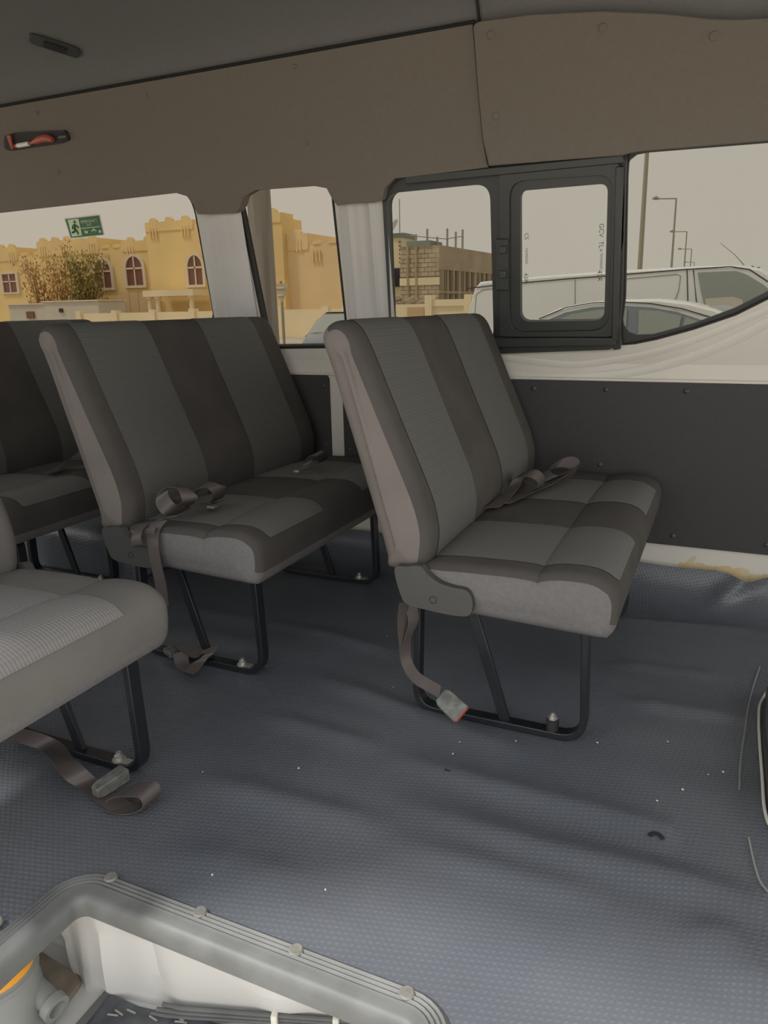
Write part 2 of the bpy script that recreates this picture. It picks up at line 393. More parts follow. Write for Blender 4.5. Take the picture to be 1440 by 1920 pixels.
# gaskets and glass
def ring(hole, wd, name, off0, off1, parent=None, m=None):
    cx = sum(p[0] for p in hole) / len(hole); cz = sum(p[1] for p in hole) / len(hole)
    n = len(hole); inner = []
    for i in range(n):
        a = Vector(hole[i - 1]); b = Vector(hole[(i + 1) % n]); t = (b - a)
        nrm = Vector((t.y, -t.x)).normalized(); p = Vector(hole[i])
        if nrm.dot(Vector((cx, cz)) - p) < 0: nrm = -nrm
        inner.append(tuple(p + nrm * wd))
    bm = B(); plate(bm, hole, [inner], U, off0, off1)
    return finish(name, bm, m or MT['rubber'], parent), inner
def window(nm, hole, wd, gl, sill=None):
    root = empty(nm, U(*hole[0])); root['kind'] = 'structure'
    ring(hole, wd, 'gasket', 0.004, 0.034, root)
    bm = B(); plate(bm, hole, [], U, 0.024, 0.028)
    finish('pane', bm, gl, root, smooth=False)
    return root
w1 = window('window_1', W1, 0.010, MT['glass_warm'])
w2 = window('window_2', W2, 0.012, MT['glass_warm'])
w4 = window('window_4', W4, 0.006, MT['glass'])
FR = [onU(x, y, .02) for x, y in [(1166, 560), (1167, 590), (1171, 610), (1180, 622), (1195, 627), (1225, 626), (1300, 606), (1380, 576), (1440, 545)]] + [(.59, 1.19), (.59, onU(1440, 268, .02)[1])] + [onU(x, y, .02) for x, y in [(1440, 268), (1215, 286), (1195, 290), (1182, 300), (1176, 316), (1173, 340)]]
bm = B(); plate(bm, W4, [FR], U, .014, .022); finish('frit_border', bm, MT['black'], w4, smooth=False)
bm = B(); plate(bm, pxU([(1156, 285), (1177, 283), (1174, 330), (1168, 560), (1164, 600), (1164, 654), (1150, 656)], -.012), [], U, -.018, -.001)
finish('division_strip', bm, MT['black'], w4, bevel=.003)
# window 3: black sliding unit
w3 = empty('window_3', U(*W3[0])); w3['kind'] = 'structure'
L3 = rounded(pxU([(727, 362), (922, 343), (929, 640), (738, 648)]), [.05, .05, .05, .03], 8)
R3 = rounded(pxU([(962, 345), (1150, 330), (1143, 614), (962, 616)]), [.04, .04, .05, .05], 8)
bm = B(); plate(bm, W3, [L3, R3], U, -0.022, 0.034); finish('window_frame', bm, MT['black'], w3, bevel=0.004)
bm = B(); plate(bm, L3, [], U, 0.018, 0.022); finish('pane', bm, MT['glass'], w3, smooth=False)
# sliding sash
So = rounded(pxU([(938, 320), (1163, 302), (1152, 630), (938, 630)], -0.03), [.015, .02, .02, .015], 4)
Sm = rounded(pxU([(957, 340), (1150, 326), (1143, 618), (957, 622)], -0.03), [.05, .05, .06, .06], 8)
Si = rounded(pxU([(975, 358), (1140, 344), (1133, 601), (976, 603)], -0.03), [.025, .025, .035, .035], 8)
sash = empty('sliding_sash', U(*So[0])); sash.parent = w3; sash.location = U(*So[0]) - w3.location
bm = B(); plate(bm, So, [Sm], U, -0.042, -0.023); finish('sash_frame', bm, MT['black'], sash, bevel=0.003)
bm = B(); plate(bm, Sm, [Si], U, -0.032, -0.005); finish('sash_lip', bm, MT['black'], sash, bevel=0.004)
bm = B(); plate(bm, Si, [], U, -0.012, -0.009); finish('sash_pane', bm, MT['glass'], sash, smooth=False)
def rail(name, pts, o0, o1, parent, m='black', bev=0.003):
    bm = B(); plate(bm, pxU(pts, o0), [], U, o0, o1); return finish(name, bm, MT[m], parent, bevel=bev)
rail('rail', [(760, 330), (1168, 290), (1170, 306), (760, 346)], -0.05, -0.02, w3)
rail('rail', [(925, 634), (1155, 634), (1154, 648), (925, 652)], -0.05, -0.02, w3)
rail('jamb', [(1154, 312), (1168, 312), (1157, 640), (1146, 640)], -0.05, -0.02, w3)
lt = rail('latch', [(930, 448), (952, 448), (954, 545), (930, 545)], -0.052, -0.02, w3)
for yy in (462, 508):
    l2 = rail('latch_lever', [(936, yy), (948, yy), (948, yy + 14), (936, yy + 14)], -0.064, -0.05, w3, 'plastic')
    l2.parent = lt
    l2.matrix_parent_inverse = Matrix.Identity(4)
# maker's marks printed up the edges of the panes
def text_on(s, size, org, right, up, nrm, m, parent, name='print'):
    fc = bpy.data.curves.new(name, 'FONT'); fc.body = s; fc.size = size; fc.extrude = 0.0002; fc.align_x = 'CENTER'; fc.align_y = 'CENTER'
    tmp = bpy.data.objects.new(name, fc); COL.objects.link(tmp)
    dg = bpy.context.evaluated_depsgraph_get(); me = bpy.data.meshes.new_from_object(tmp.evaluated_get(dg))
    bpy.data.objects.remove(tmp)
    right = right.normalized(); up = (up - right * up.dot(right)).normalized(); z = right.cross(up)
    MM = Matrix((right, up, z)).transposed().to_4x4(); MM.translation = org
    off = Vector((0, 0, 0)); p = parent
    while p is not None: off += p.location; p = p.parent
    MM.translation = org - off
    me.transform(MM); me.materials.clear(); me.materials.append(m)
    o = bpy.data.objects.new(name, me); link(o, parent); return o
UPV = (U(0, 1.3) - U(0, 1.2)).normalized()
for s, px, py, sz in (('GCV  TL+', 1127, 446, 0.020), ('TEMPERED', 1127, 490, 0.011), ('43R', 1124, 517, 0.022), ('CS', 987, 443, 0.018), ('TEMPERED', 987, 480, 0.011), ('43R', 986, 521, 0.02)):
    q = onU(px, py, -0.013); text_on(s, sz, U(q[0], q[1], -0.0135), -UPV, Vector((1, 0, 0)), None, MT['text'], sash)
# emergency exit sticker on window 1
st = empty('exit_sticker', U(*onU(158, 425, 0.02), 0.02), 'green emergency exit sticker with running figure on rear window glass', 'sign')
bm = B(); plate(bm, pxU([(120, 409), (187, 401), (196, 441), (132, 449)], 0.021), [], U, 0.021, 0.0225); finish('border', bm, MT['white'], st, smooth=False)
bm = B(); plate(bm, pxU([(122, 411), (185, 404), (193, 440), (133, 446)], 0.019), [], U, 0.019, 0.0205); finish('green_field', bm, MT['green'], st, smooth=False)
bm = B(); plate(bm, pxU([(127, 412), (147, 410), (154, 441), (135, 444)], 0.018), [], U, 0.0175, 0.0185); finish('pictogram_panel', bm, MT['pale'], st, smooth=False)
q = [Vector(onU(x, y, 0.017)) for x, y in ((127, 412), (147, 410), (154, 441), (135, 444))]
def stk(u, v):  # 0..1 inside the pictogram panel, v downwards
    a = q[0].lerp(q[1], u); b = q[3].lerp(q[2], u); p = a.lerp(b, v); return U(p.x, p.y, 0.0165)
bm = B()
for pts, r in (([(.52, .30), (.46, .56)], .006), ([(.46, .56), (.62, .72), (.66, .92)], .0045), ([(.46, .56), (.36, .74), (.14, .76)], .0045), ([(.52, .32), (.74, .44), (.84, .54)], .0035), ([(.50, .32), (.30, .42), (.26, .56)], .0035)):
    tube(bm, [stk(*p) for p in pts], r, 6)
lathe(bm, stk(.58, .17), UN, [(-.001, .0065), (.001, .0065)], 12)
finish('running_figure', bm, MT['green'], st)
bm = B(); plate(bm, pxU([(151, 428), (188, 424), (188, 425.2), (151, 429.2)], 0.018), [], U, 0.0175, 0.0185); finish('divider', bm, MT['pale'], st, smooth=False)
q = onU(167, 415, 0.018); text_on('EMERGENCY', 0.016, U(*q, 0.0175), Vector((1, 0, 0)), UPV, None, MT['pale'], st, 'lettering')
q = onU(168, 421.5, 0.018); text_on('EXIT', 0.014, U(*q, 0.0175), Vector((1, 0, 0)), UPV, None, MT['pale'], st, 'lettering')
for ax_, pts in ((160, [(158, 431), (162, 434), (165, 432), (164, 438), (160, 437)]), (175, [(171, 433), (176, 428), (182, 434), (178, 433), (176, 431), (174, 434)]), (187, [(185, 432), (189, 431), (190, 436), (186, 437)])):
    bm = B(); plate(bm, pxU(pts, 0.018), [], U, 0.0175, 0.0185); finish('symbol', bm, MT['pale'], st, smooth=False)

# black side panels with push studs
def studs(parent, pts, m='plastic', r=0.009, nm='stud', nrm=Vector((0, -1, 0))):
    for p in pts:
        bm = B(); lathe(bm, Vector(p) - nrm * 0.002, nrm, [(0, r), (0.003, r), (0.006, r * .7), (0.0075, r * .3)], 14); finish(nm, bm, MT[m], parent)
for i, (x0, x1) in enumerate(((-1.375, 1.6), (-3.6, -1.435))):
    pan = empty('side_panel', ((x0 + x1) / 2, WY, 0.18), ['black hardboard panel below the belt line, beside the front bench', 'black hardboard panel behind the rear benches'][i], 'panel', 'black lower side panels')
    bm = B(); plate(bm, rounded([(x0, .187), (x1, .187), (x1, .742), (x0, .742)], .02, 4), [], XZ(WY), -0.012, -0.001); finish('board', bm, MT['hardboard'], pan, bevel=0.002)
    if i == 0: pts = [(-.614, .711), (-.367, .714), (-.113, .715), (.15, .715), (-.86, .71), (-1.1, .71), (-.373, .454), (-.115, .221), (.173, .222), (-1.352, .45), (-1.352, .69), (-1.352, .23), (-.7, .22)]
    else: pts = [(-1.458, .465), (-1.458, .70), (-1.458, .23), (-1.8, .71), (-2.15, .71)]
    studs(pan, [(x, WY - .012, z) for x, z in pts])

# headliner trims (left and right of the seam)
CZ = 1.81
bot = [(-40, 404), (120, 386), (330, 362), (350, 368), (362, 384), (370, 402), (400, 402), (442, 400), (450, 388), (456, 370), (478, 357), (590, 349), (612, 353), (622, 372), (632, 386), (660, 382), (700, 380), (716, 376), (722, 352), (740, 335), (915, 314)]
OFF = -0.055
Lp = [(XL, onU(-40, 404, OFF)[1])] + [onU(x, y, OFF) for x, y in bot] + [onU(912, 300, OFF), onU(905, 262, OFF), onU(896, 170, OFF), onU(886, 45, OFF)]
crease = onU(886, 45, OFF)
Lp += [(XL, crease[1])]
bm = B(); plate(bm, Lp, [], U, OFF, -0.004); tl_ = finish('headliner_trim', bm, MT['felt_trim'], bevel=0.010)
tag(tl_, 'long brown-grey felt headliner trim above the rear windows', 'trim panel', 'headliner side trims')
Rp = [onU(918, 311, OFF), onU(1168, 291, OFF), onU(1182, 287, OFF), onU(1200, 284, OFF), onU(1440, 264, OFF), (XR, onU(1440, 264, OFF)[1])]
Rp += [(XR, onU(1440, 34, OFF)[1])] + [onU(x, y, OFF) for x, y in [(1440, 34), (1390, 37), (1340, 36), (1250, 26), (1130, 21), (1000, 27), (915, 37), (893, 44)]] + [onU(x, y, OFF) for x, y in [(889, 50), (898, 170), (907, 262)]]
bm = B(); plate(bm, Rp, [], U, OFF - 0.012, -0.004); tr_ = finish('headliner_trim', bm, MT['felt_trim'], bevel=0.012)
tag(tr_, 'brown-grey felt headliner trim with arched top above the front windows', 'trim panel', 'headliner side trims')
for tr, pts, o_ in ((tr_, [(920, 65), (1130, 52), (1338, 67), (930, 218)], OFF - .012), (tl_, [(553, 125), (575, 268), (275, 180), (70, 212), (110, 322)], OFF)):
    for px, py in pts:
        q = onU(px, py, o_); c = U(*q, o_)
        bm = B(); rr = .012 if tr is tr_ else .007
        lathe(bm, c + UN * .002, -UN, [(0, rr), (.003, rr), (.006, rr * .75), (.0065, rr * .3)], 16); finish('stud', bm, MT['felt_trim'], tr)
# wall continues behind the trims and curves into the ceiling
bm = B(); prof = []
for z in (1.50, 1.60, 1.70, 1.79): prof.append((WY - WK * (z - WZ), z))
for k in range(1, 15):
    a = math.radians(12 + 78 * k / 14)
    prof.append((2.425 - 0.46 * (1 - math.cos(a)) / (1) * 1.0, 1.79 + 0.17 * math.sin(a)))
prof += [(1.2, 1.985), (0.75, 1.965), (0.52, 1.93), (0.44, 1.86), (0.42, 1.80)]
prof = sorted(set(prof), key=lambda p: -p[0])
CEIL = list(prof)
xs = [XL + (XR - XL) * i / 14 for i in range(15)]
g = [[bm.verts.new((x, y, z)) for x in xs] for y, z in prof]
for j in range(len(prof) - 1):
    for i in range(14): bm.faces.new((g[j][i], g[j][i+1], g[j+1][i+1], g[j+1][i]))
g2 = [[bm.verts.new((x, y, z + 0.05)) for x in xs] for y, z in prof]
for j in range(len(prof) - 1):
    for i in range(14): bm.faces.new((g2[j][i], g2[j+1][i], g2[j+1][i+1], g2[j][i+1]))
tag(finish('ceiling', bm, MT['felt_roof'], angle=60), kind='structure')
# a seam bead across the ceiling
bm = B(); tube(bm, [Vector((crease[0] + 0.01 + (2.40 - y) * 0.08, y - 0.01, z - 0.003)) for y, z in prof[3:20]], 0.005, 6); tag(finish('trim_4', bm, MT['rubber']), kind='structure')
bm = B(); tube(bm, [U(XL, CZ, -0.03), U(crease[0], CZ, -0.03)], 0.006, 6); tag(finish('trim_5', bm, MT['rubber']), kind='structure')

# near wall with the open sliding door, rear wall with its window, front bulkhead opening
bm = B()
plate(bm, [(XL, -.45), (XR, -.45), (XR, 1.86), (XL, 1.86)], [[(-1.45, -.35), (.72, -.35), (.72, 1.78), (-1.45, 1.78)], [(-3.5, .85), (-1.6, .85), (-1.6, 1.50), (-3.5, 1.50)]], XZ(.40), 0, .04)
tag(finish('wall_near', bm, MT['paint']), kind='structure')
bm = B(); plate(bm, [(.38, 0), (2.70, 0), (2.40, 1.9), (.44, 1.9)], [rounded([(.62, .85), (2.42, .85), (2.28, 1.55), (.72, 1.55)], .08)], lambda u, v, o: Vector((XL + o, u, v)), -.03, 0)
tag(finish('wall_rear', bm, MT['paint']), kind='structure')

# floor: vinyl sheet, gently wrinkled, coving up the side wall, cut out for the step well
HX0, HX1, HY = -0.995, -0.30, 0.805
FOLDS = []
for pts, wd, h in (([(740, 1500), (1000, 1592), (1200, 1640), (1440, 1705)], .028, .014), ([(720, 1412), (900, 1468), (1100, 1520), (1350, 1590)], .022, .009), ([(720, 1575), (1000, 1655), (1150, 1690)], .022, .006),
                   ([(1300, 1715), (1370, 1790), (1440, 1880)], .030, .010), ([(560, 1255), (760, 1330), (1000, 1420)], .022, .007), ([(480, 1335), (720, 1405)], .020, .006), ([(350, 1450), (560, 1510), (740, 1560)], .025, .008),
                   ([(1150, 1310), (1400, 1350)], .020, .007), ([(1120, 1240), (1380, 1275)], .020, .006), ([(1100, 1160), (1420, 1185)], .020, .006), ([(540, 1170), (760, 1230)], .02, .006), ([(300, 1590), (600, 1660)], .03, .006)):
    FOLDS.append(([(onZ(a, b, 0).x, onZ(a, b, 0).y) for a, b in pts], wd * 1.5, h * 1.55))
def floor_z(x, y):
    z = 0.0
    p = Vector((x * 0.9 + y * 0.25, y * 9.0, 0.3)); z += 0.0050 * max(0, mnoise.noise(p)) * 1.6
    p = Vector((x * 1.6 + 4, y * 5.0 - x * 1.2, 2.7)); z += 0.0035 * mnoise.noise(p)
    for P_, wd, h in FOLDS:
        best = 9; along = 0; n_ = len(P_) - 1
        for q_, ((ax, ay), (bx, by)) in enumerate(zip(P_, P_[1:])):
            t = max(0, min(1, ((x - ax) * (bx - ax) + (y - ay) * (by - ay)) / ((bx - ax) ** 2 + (by - ay) ** 2)))
            d_ = math.hypot(x - ax - t * (bx - ax), y - ay - t * (by - ay))
            if d_ < best: best = d_; along = (q_ + t) / n_
            if best > .4: break
        end = min(1, along * 3.5 + .02, (1 - along) * 3.5 + (.3 if P_[-1][0] > 0 else .02))
        if best < .2: z += h * end * math.exp(-(best / wd) ** 2)
    return z
bm = B(); step = 0.016; X0, X1 = XL, XR
nx = int((X1 - X0) / step); prof_y = []
y = 0.40
while y < 2.48: prof_y.append((y, 0.0, 1.0)); y += step
for k in range(0, 9):
    a = math.pi / 2 * k / 8; prof_y.append((2.48 + 0.13 * math.sin(a), 0.13 * (1 - math.cos(a)) * 0.95, 1 - k / 8))
grid = []
for (yy, zz, f) in prof_y:
    row = []
    for i in range(nx + 1):
        x = X0 + i * step
        edge = 0.0
        if zz > 0.02:   # wavy upper edge and the puckered fold in the coving
            edge = 0.006 * mnoise.noise(Vector((x * 5, 0, 0)))
            if x > -.2: edge += -0.022 * math.exp(-((x - .12) / .05) ** 2) * (zz / .13)
        dy = -0.03 * math.exp(-((x - (.02 + .9 * (zz))) / .035) ** 2) * min(1, zz / .06) if zz > 0 else 0
        row.append(bm.verts.new((x, yy + dy, zz + floor_z(x, yy) * f + edge)))
    grid.append(row)
for j in range(len(grid) - 1):
    for i in range(nx):
        xc = X0 + (i + .5) * step; yc = (prof_y[j][0] + prof_y[j+1][0]) / 2
        if HX0 < xc < HX1 and yc < HY: continue
        bm.faces.new((grid[j][i], grid[j][i+1], grid[j+1][i+1], grid[j+1][i]))
for f in bm.faces: f.smooth = True
fl = finish('floor', bm, MT['vinyl'], angle=80); tag(fl, kind='structure')
# old glue on the white strip
bm = B(); random.seed(4)
for kk, (x0, x1, zb, zt) in enumerate(((-.085, .028, .110, .126), (.03, .132, .106, .127), (.134, .22, .100, .112))):
    n = 12; top_ = [zt + random.uniform(-.005, .008) * math.sin(math.pi * i / n) for i in range(n + 1)]
    for i in range(n):
        xa, xb = x0 + (x1 - x0) * i / n, x0 + (x1 - x0) * (i + 1) / n
        v = [bm.verts.new(p) for p in ((xa, WY - .0015, zb - .02), (xb, WY - .0015, zb - .02), (xb, WY - .0015, top_[i+1]), (xa, WY - .0015, top_[i]))]; bm.faces.new(v)
v = [bm.verts.new((x, WY - .0012, z)) for x, z in ((-.07, .12), (-.045, .12), (-.035, .150), (-.040, .156), (-.052, .145))]; bm.faces.new(v)
tag(finish('glue_residue', bm, MT['glue'], smooth=False), 'yellowed glue residue smeared along the white strip above the floor', 'glue', kind='stuff')
# wheel arch box under the rear benches
bm = B(); pr_ = rounded([(2.04, 0.003), (2.06, .17), (2.62, .215), (2.62, 0.003)], [0, .05, 0, 0], 6)
plate(bm, pr_, [], lambda u, v, o: Vector((o, u, v)), -3.1, -1.98)
tag(finish('wheel_arch', bm, MT['vinyl'], bevel=.012), 'vinyl-covered wheel arch box under the rearmost bench', 'wheel arch')

# step well below the door
bm = B()
top = [(-1.45, .80, -.03), (-1.10, .80, -.03), (-1.0, .797, -.03), (-.8, .797, -.03), (-.42, .797, -.03), (-.27, .797, -.03)]
bt = [(-1.45, .86, -.27), (-1.13, .86, -.27), (-1.02, .80, -.27), (-.80, .84, -.27), (-.42, .985, -.27), (-.27, 1.03, -.27)]
NX, NZ = 60, 16; rows = []
def lerp_path(P, t):
    k = t * (len(P) - 1); i = min(int(k), len(P) - 2); return Vector(P[i]).lerp(Vector(P[i+1]), k - i)
for j in range(NZ + 1):
    v = j / NZ; row = []
    for i in range(NX + 1):
        u = i / NX; p = lerp_path(top, u).lerp(lerp_path(bt, u), v)
        h = 0
        for (c, wd, a) in ((-1.07, .012, .012), (-.96, .010, .010), (-.845, .012, -.008)): h += a * math.exp(-((p.x - c) / wd) ** 2)
        if -.93 < p.x < -.85 and .2 < v < .95: h -= .006
        if -.66 < p.x < -.60 and .45 < v < .9: h += .006
        p.y -= h; row.append(bm.verts.new(p))
    rows.append(row)
for j in range(NZ):
    for i in range(NX): bm.faces.new((rows[j][i], rows[j][i+1], rows[j+1][i+1], rows[j+1][i]))
well = finish('wall_step_well', bm, MT['well']); tag(well, kind='structure')
bm = B(); box(bm, (-1.5, .38, -.30), (-.25, 1.05, -.265)); box(bm, (-.275, .38, -.27), (-.262, .80, -.01)); box(bm, (-1.5, .38, -.27), (-1.46, .9, -.01))
tag(finish('floor_step', bm, MT['well']), kind='structure')
p = onY(345, 1770, .80)
bm = B(); frame_box(bm, p + Vector((0, .018, 0)), Vector((1, 0, 0)), Vector((0, 0, 1)), Vector((0, 1, 0)), .006, .006, .012); finish('slot', bm, MT['dark'], well)
# dirty ledge, white sill strip and black tread in the well
def quad_z(bm, pts, z, th):
    plate(bm, [(onZ(x, y, z).x, onZ(x, y, z).y) for x, y in pts], [], lambda u, v, o: Vector((u, v, z + o)), -th, 0)
bm = B(); quad_z(bm, [(30, 1775), (80, 1785), (150, 1828), (152, 1842), (40, 1990), (-120, 1990)], -.255, .01)
tag(finish('dirt_patch', bm, MT['dirt'], bevel=.003), 'brown dried dirt on the ledge in the corner of the step well', 'dirt', kind='stuff')
bm = B(); quad_z(bm, [(196, 1856), (205, 1862), (100, 1992), (78, 1992)], -.245, .02); tag(finish('trim_6', bm, MT['edge'], bevel=.002), kind='structure')
tread = empty('step_mat', onZ(260, 1910, -.255), 'black rubber mat with scratched tread at the bottom of the step well', 'mat')
bm = B(); quad_z(bm, [(206, 1862), (240, 1876), (262, 1886), (420, 1920), (470, 2010), (90, 2010)], -.250, .012); finish('sheet', bm, MT['sheet'], tread, bevel=.002)
random.seed(9)
bm = B()
for k in range(26):
    px, py = random.uniform(190, 400), random.uniform(1880, 1960); c = onZ(px, py, -.2495); a = random.uniform(-.5, .2) + .3
    if py < 1862 + (px - 206) * .25 + 12: continue
    d = Vector((math.cos(a), math.sin(a), 0)); frame_box(bm, c, d, Vector((-d.y, d.x, 0)), Vector((0, 0, 1)), .010, .0012, .0015)
o = finish('tread_mark', bm, MT['scuff'], tread); o['kind'] = 'stuff'
# door guide rods and their white clips
rr_ = empty('guide_rods', (-.62, .87, -.24), 'grey metal guide rods clipped along the bottom of the step well', 'rods')
for k in range(3):
    bm = B(); tube(bm, [Vector((-.86 + .01 * k, .802 + .006 * k, -.252 + .010 * k)), Vector((-.80, .818, -.248 + .010 * k)), Vector((-.42, .955 - .004 * k, -.248 + .010 * k)), Vector((-.28, 1.0, -.248 + .010 * k))], .0042, 8)
    finish('rod', bm, MT['edge'], rr_)
for px in (525, 640):
    t = (px - 345) / 415.0; c = Vector((-.80 + .38 * t, .818 + .137 * t - .004, -.238))
    bm = B(); frame_box(bm, c, Vector((.94, .34, 0)), Vector((-.34, .94, 0)), Vector((0, 0, 1)), .006, .010, .017); finish('clip', bm, MT['clip'], rr_, bevel=.003)

# grey moulded housing with the orange label
cn = empty('plastic_housing', (-1.075, .675, -.25), 'grey moulded plastic housing with orange label in the step well corner', 'housing')
base = Vector((-1.098, .676, -.255)); axn = Vector((-.06, .03, 1)).normalized()
CP = [(0, .098), (.008, .100), (.02, .092), (.03, .083), (.07, .080), (.105, .077), (.110, .080), (.118, .080), (.123, .074), (.150, .066), (.175, .052), (.190, .03)]
bm = B(); lathe(bm, base, axn, CP, 32); finish('body', bm, MT['canister'], cn)
a_ = Vector((.93, -.12, -.22)).normalized()
c0 = Vector((-1.022, .716, -.196))
bm = B(); lathe(bm, c0 - a_ * .045, a_, [(0, .020), (.060, .020), (.063, .0245), (.080, .0245), (.080, .016), (.060, .015)], 22); finish('spout', bm, MT['canister'], cn)
bm = B(); lathe(bm, c0 + a_ * .017, a_, [(0, .0155), (.001, .0155)], 18); finish('spout_hole', bm, MT['dirt'], cn)
bm = B(); ringv = []
for k in range(21):
    th = math.radians(-100 + 160 * k / 20); dv = Vector((math.cos(th), math.sin(th), 0)); dv = (dv - axn * dv.dot(axn)).normalized()
    ringv.append((bm.verts.new(base + axn * .125 + dv * .0742), bm.verts.new(base + axn * .152 + dv * .0662)))
for a, b in zip(ringv, ringv[1:]): bm.faces.new((a[0], b[0], b[1], a[1]))
finish('label', bm, MT['orange'], cn)

# ribbed edging around the well, with rivets
edg = empty('step_edging', (HX0, HY, 0), 'grey ribbed rubber edging around the step well with round rivets', 'edging')
def corner_path(off):
    x0, x1, yy = HX0 + .005 - off, HX1 + .015 + off, HY - .005 + off; r = .055 + off; pts = [Vector((x0, .30, 0))]
    pts.append(Vector((x0, yy - r, 0)))
    for k in range(1, 9):
        a = math.pi - math.pi / 2 * k / 8; pts.append(Vector((x0 + r + r * math.cos(a), yy - r + r * math.sin(a), 0)))
    for k in range(0, 9):
        a = math.pi / 2 - math.pi / 2 * k / 8; pts.append(Vector((x1 - r + r * math.cos(a), yy - r + r * math.sin(a), 0)))
    pts.append(Vector((x1, .30, 0))); return pts
prof = [(-.034, -.030), (-.036, -.004), (-.031, .006), (-.022, .010), (-.010, .011), (-.004, .013), (0, .010), (.004, .013), (.008, .010), (.012, .013), (.016, .010), (.020, .013), (.024, .009), (.028, .006), (.031, .0015), (.030, -.004)]
paths = [corner_path(o_) for o_, _ in prof]
bm = B(); vv = [[bm.verts.new(p + Vector((0, 0, z))) for p in P] for P, (_, z) in zip(paths, prof)]
for a, b in zip(vv, vv[1:]):
    for i in range(len(a) - 1): bm.faces.new((a[i], a[i+1], b[i+1], b[i]))
finish('strip', bm, MT['edge'], edg, angle=50)
for px, py in ((208, 1645), (375, 1710), (555, 1781), (763, 1862), (-8, 1728)):
    c = onZ(px, py, .012); bm = B(); lathe(bm, Vector((c.x, c.y, .008)), Vector((0, 0, 1)), [(0, .0125), (.004, .0125), (.007, .010), (.0065, .006), (.007, .003), (.007, .001)], 18); finish('rivet', bm, MT['stud'], edg)

# ------------------------------------------------------------------ benches
def loft(prof, ys, insets, spine):
    """prof: closed 2D (x, z) outline; one ring per y, drawn in towards the spine by the inset"""
    bm = B(); n = len(prof); A_, B_ = Vector(spine[0]), Vector(spine[1])
    LJ = bm.faces.layers.int.new('j'); LI = bm.faces.layers.int.new('i')
    near = []
    for p in prof:
        p = Vector(p); t = max(0, min(1, (p - A_).dot(B_ - A_) / (B_ - A_).length_squared)); near.append(A_.lerp(B_, t))
    def pt(i, s):
        p = Vector(prof[i]); d = near[i] - p; return p + d.normalized() * min(s, d.length * .85)
    rings = []
    for y, s in zip(ys, insets):
        q = [pt(i, s) for i in range(n)]; rings.append([bm.verts.new((v.x, y, v.y)) for v in q])
    m = len(rings)
    for j, (a, b) in enumerate(zip(rings, rings[1:])):
        for k in range(n):
            f = bm.faces.new((a[k], a[(k+1) % n], b[(k+1) % n], b[k])); f[LJ] = min(j, m - 2 - j); f[LI] = k
    for rg, sg in ((rings[0], -1), (rings[-1], 1)):
        prev = rg
        for t in (.15, .45, .80):
            nw = []
            for i, v in enumerate(rg):
                c = Vector((near[i].x, v.co.y, near[i].y)); q = v.co.lerp(c, t); q.y += sg * .006 * min(1, t * 1.6); nw.append(bm.verts.new(q))
            for k in range(n): f = bm.faces.new((prev[k], prev[(k+1) % n], nw[(k+1) % n], nw[k])); f[LJ] = -1; f[LI] = k
            prev = nw
        f = bm.faces.new(prev); f[LJ] = -1; f[LI] = -1
    bmesh.ops.recalc_face_normals(bm, faces=bm.faces)
    mid = Vector(((A_.x + B_.x) / 2, (ys[0] + ys[-1]) / 2, (A_.y + B_.y) / 2))
    if sum(1 if (f.calc_center_median() - mid).dot(f.normal) > 0 else -1 for f in bm.faces) < 0: bmesh.ops.reverse_faces(bm, faces=bm.faces)
    return bm
def split(bm, classify, names, parent):
    """one object per class of faces; names: key -> list of (name, material, lift)"""
    bm.normal_update(); keys = {}
    LJ = bm.faces.layers.int['j']; LI = bm.faces.layers.int['i']
    bm.faces.index_update(); bm.verts.index_update()
    for f in bm.faces: keys.setdefault(classify(f.calc_center_median(), f.normal, f[LJ], f[LI]), []).append(f.index)
    vn = {v.index: v.normal.copy() for v in bm.verts}
    for key in [k for k in keys if names[k][2]]:
        keys.setdefault('main', []).extend(keys[key])      # the cover runs on under each raised panel
    for key, idx in keys.items():
        name, m, lift = names[key]; ids = set(idx); b2 = bm.copy(); b2.faces.ensure_lookup_table()
        if lift:
            for v in b2.verts: v.co += vn[v.index] * lift
        bmesh.ops.delete(b2, geom=[f for f in b2.faces if f.index not in ids], context='FACES')
        finish(name, b2, m, parent, angle=40, recalc=False)
    bm.free()
def ys_with_rounding(y0, y1, r, marks, step=.05):
    ys = []; ins = []
    for k in range(6):
        a = math.pi / 2 * k / 5; ys.append(y0 + r * (1 - math.cos(a)) * 1.0); ins.append(r * (1 - math.sin(a)) )
    mid = []
    y = y0 + r + step
    while y < y1 - r - step * .6:
        mid.append(y); y += step
    for m in marks:
        j = min(range(len(mid)), key=lambda q: abs(mid[q] - m)) if mid else 0
        mid[j] = m
    mid = sorted(set(mid)); ys += mid; ins += [0] * len(mid)
    for k in range(5, -1, -1):
        a = math.pi / 2 * k / 5; ys.append(y1 - r * (1 - math.cos(a))); ins.append(r * (1 - math.sin(a)))
    return ys, ins
BACK = [(-.640, .395), (-.600, .405), (-.586, .45), (-.583, .50), (-.596, .56), (-.622, .625), (-.655, .70), (-.690, .78), (-.722, .855), (-.750, .918), (-.768, .950), (-.792, .970), (-.820, .970), (-.842, .952), (-.846, .925), (-.822, .85), (-.789, .74), (-.755, .63), (-.722, .52), (-.694, .425), (-.690, .400)]
CUSH = [(-.62, .395), (-.60, .425), (-.55, .436), (-.45, .440), (-.37, .441), (-.337, .4385), (-.330, .4360), (-.323, .4400), (-.29, .448), (-.24, .450), (-.205, .445), (-.178, .430), (-.163, .408), (-.158, .385), (-.160, .352), (-.165, .330), (-.175, .312), (-.20, .305), (-.35, .310), (-.50, .316), (-.60, .322), (-.63, .34)]
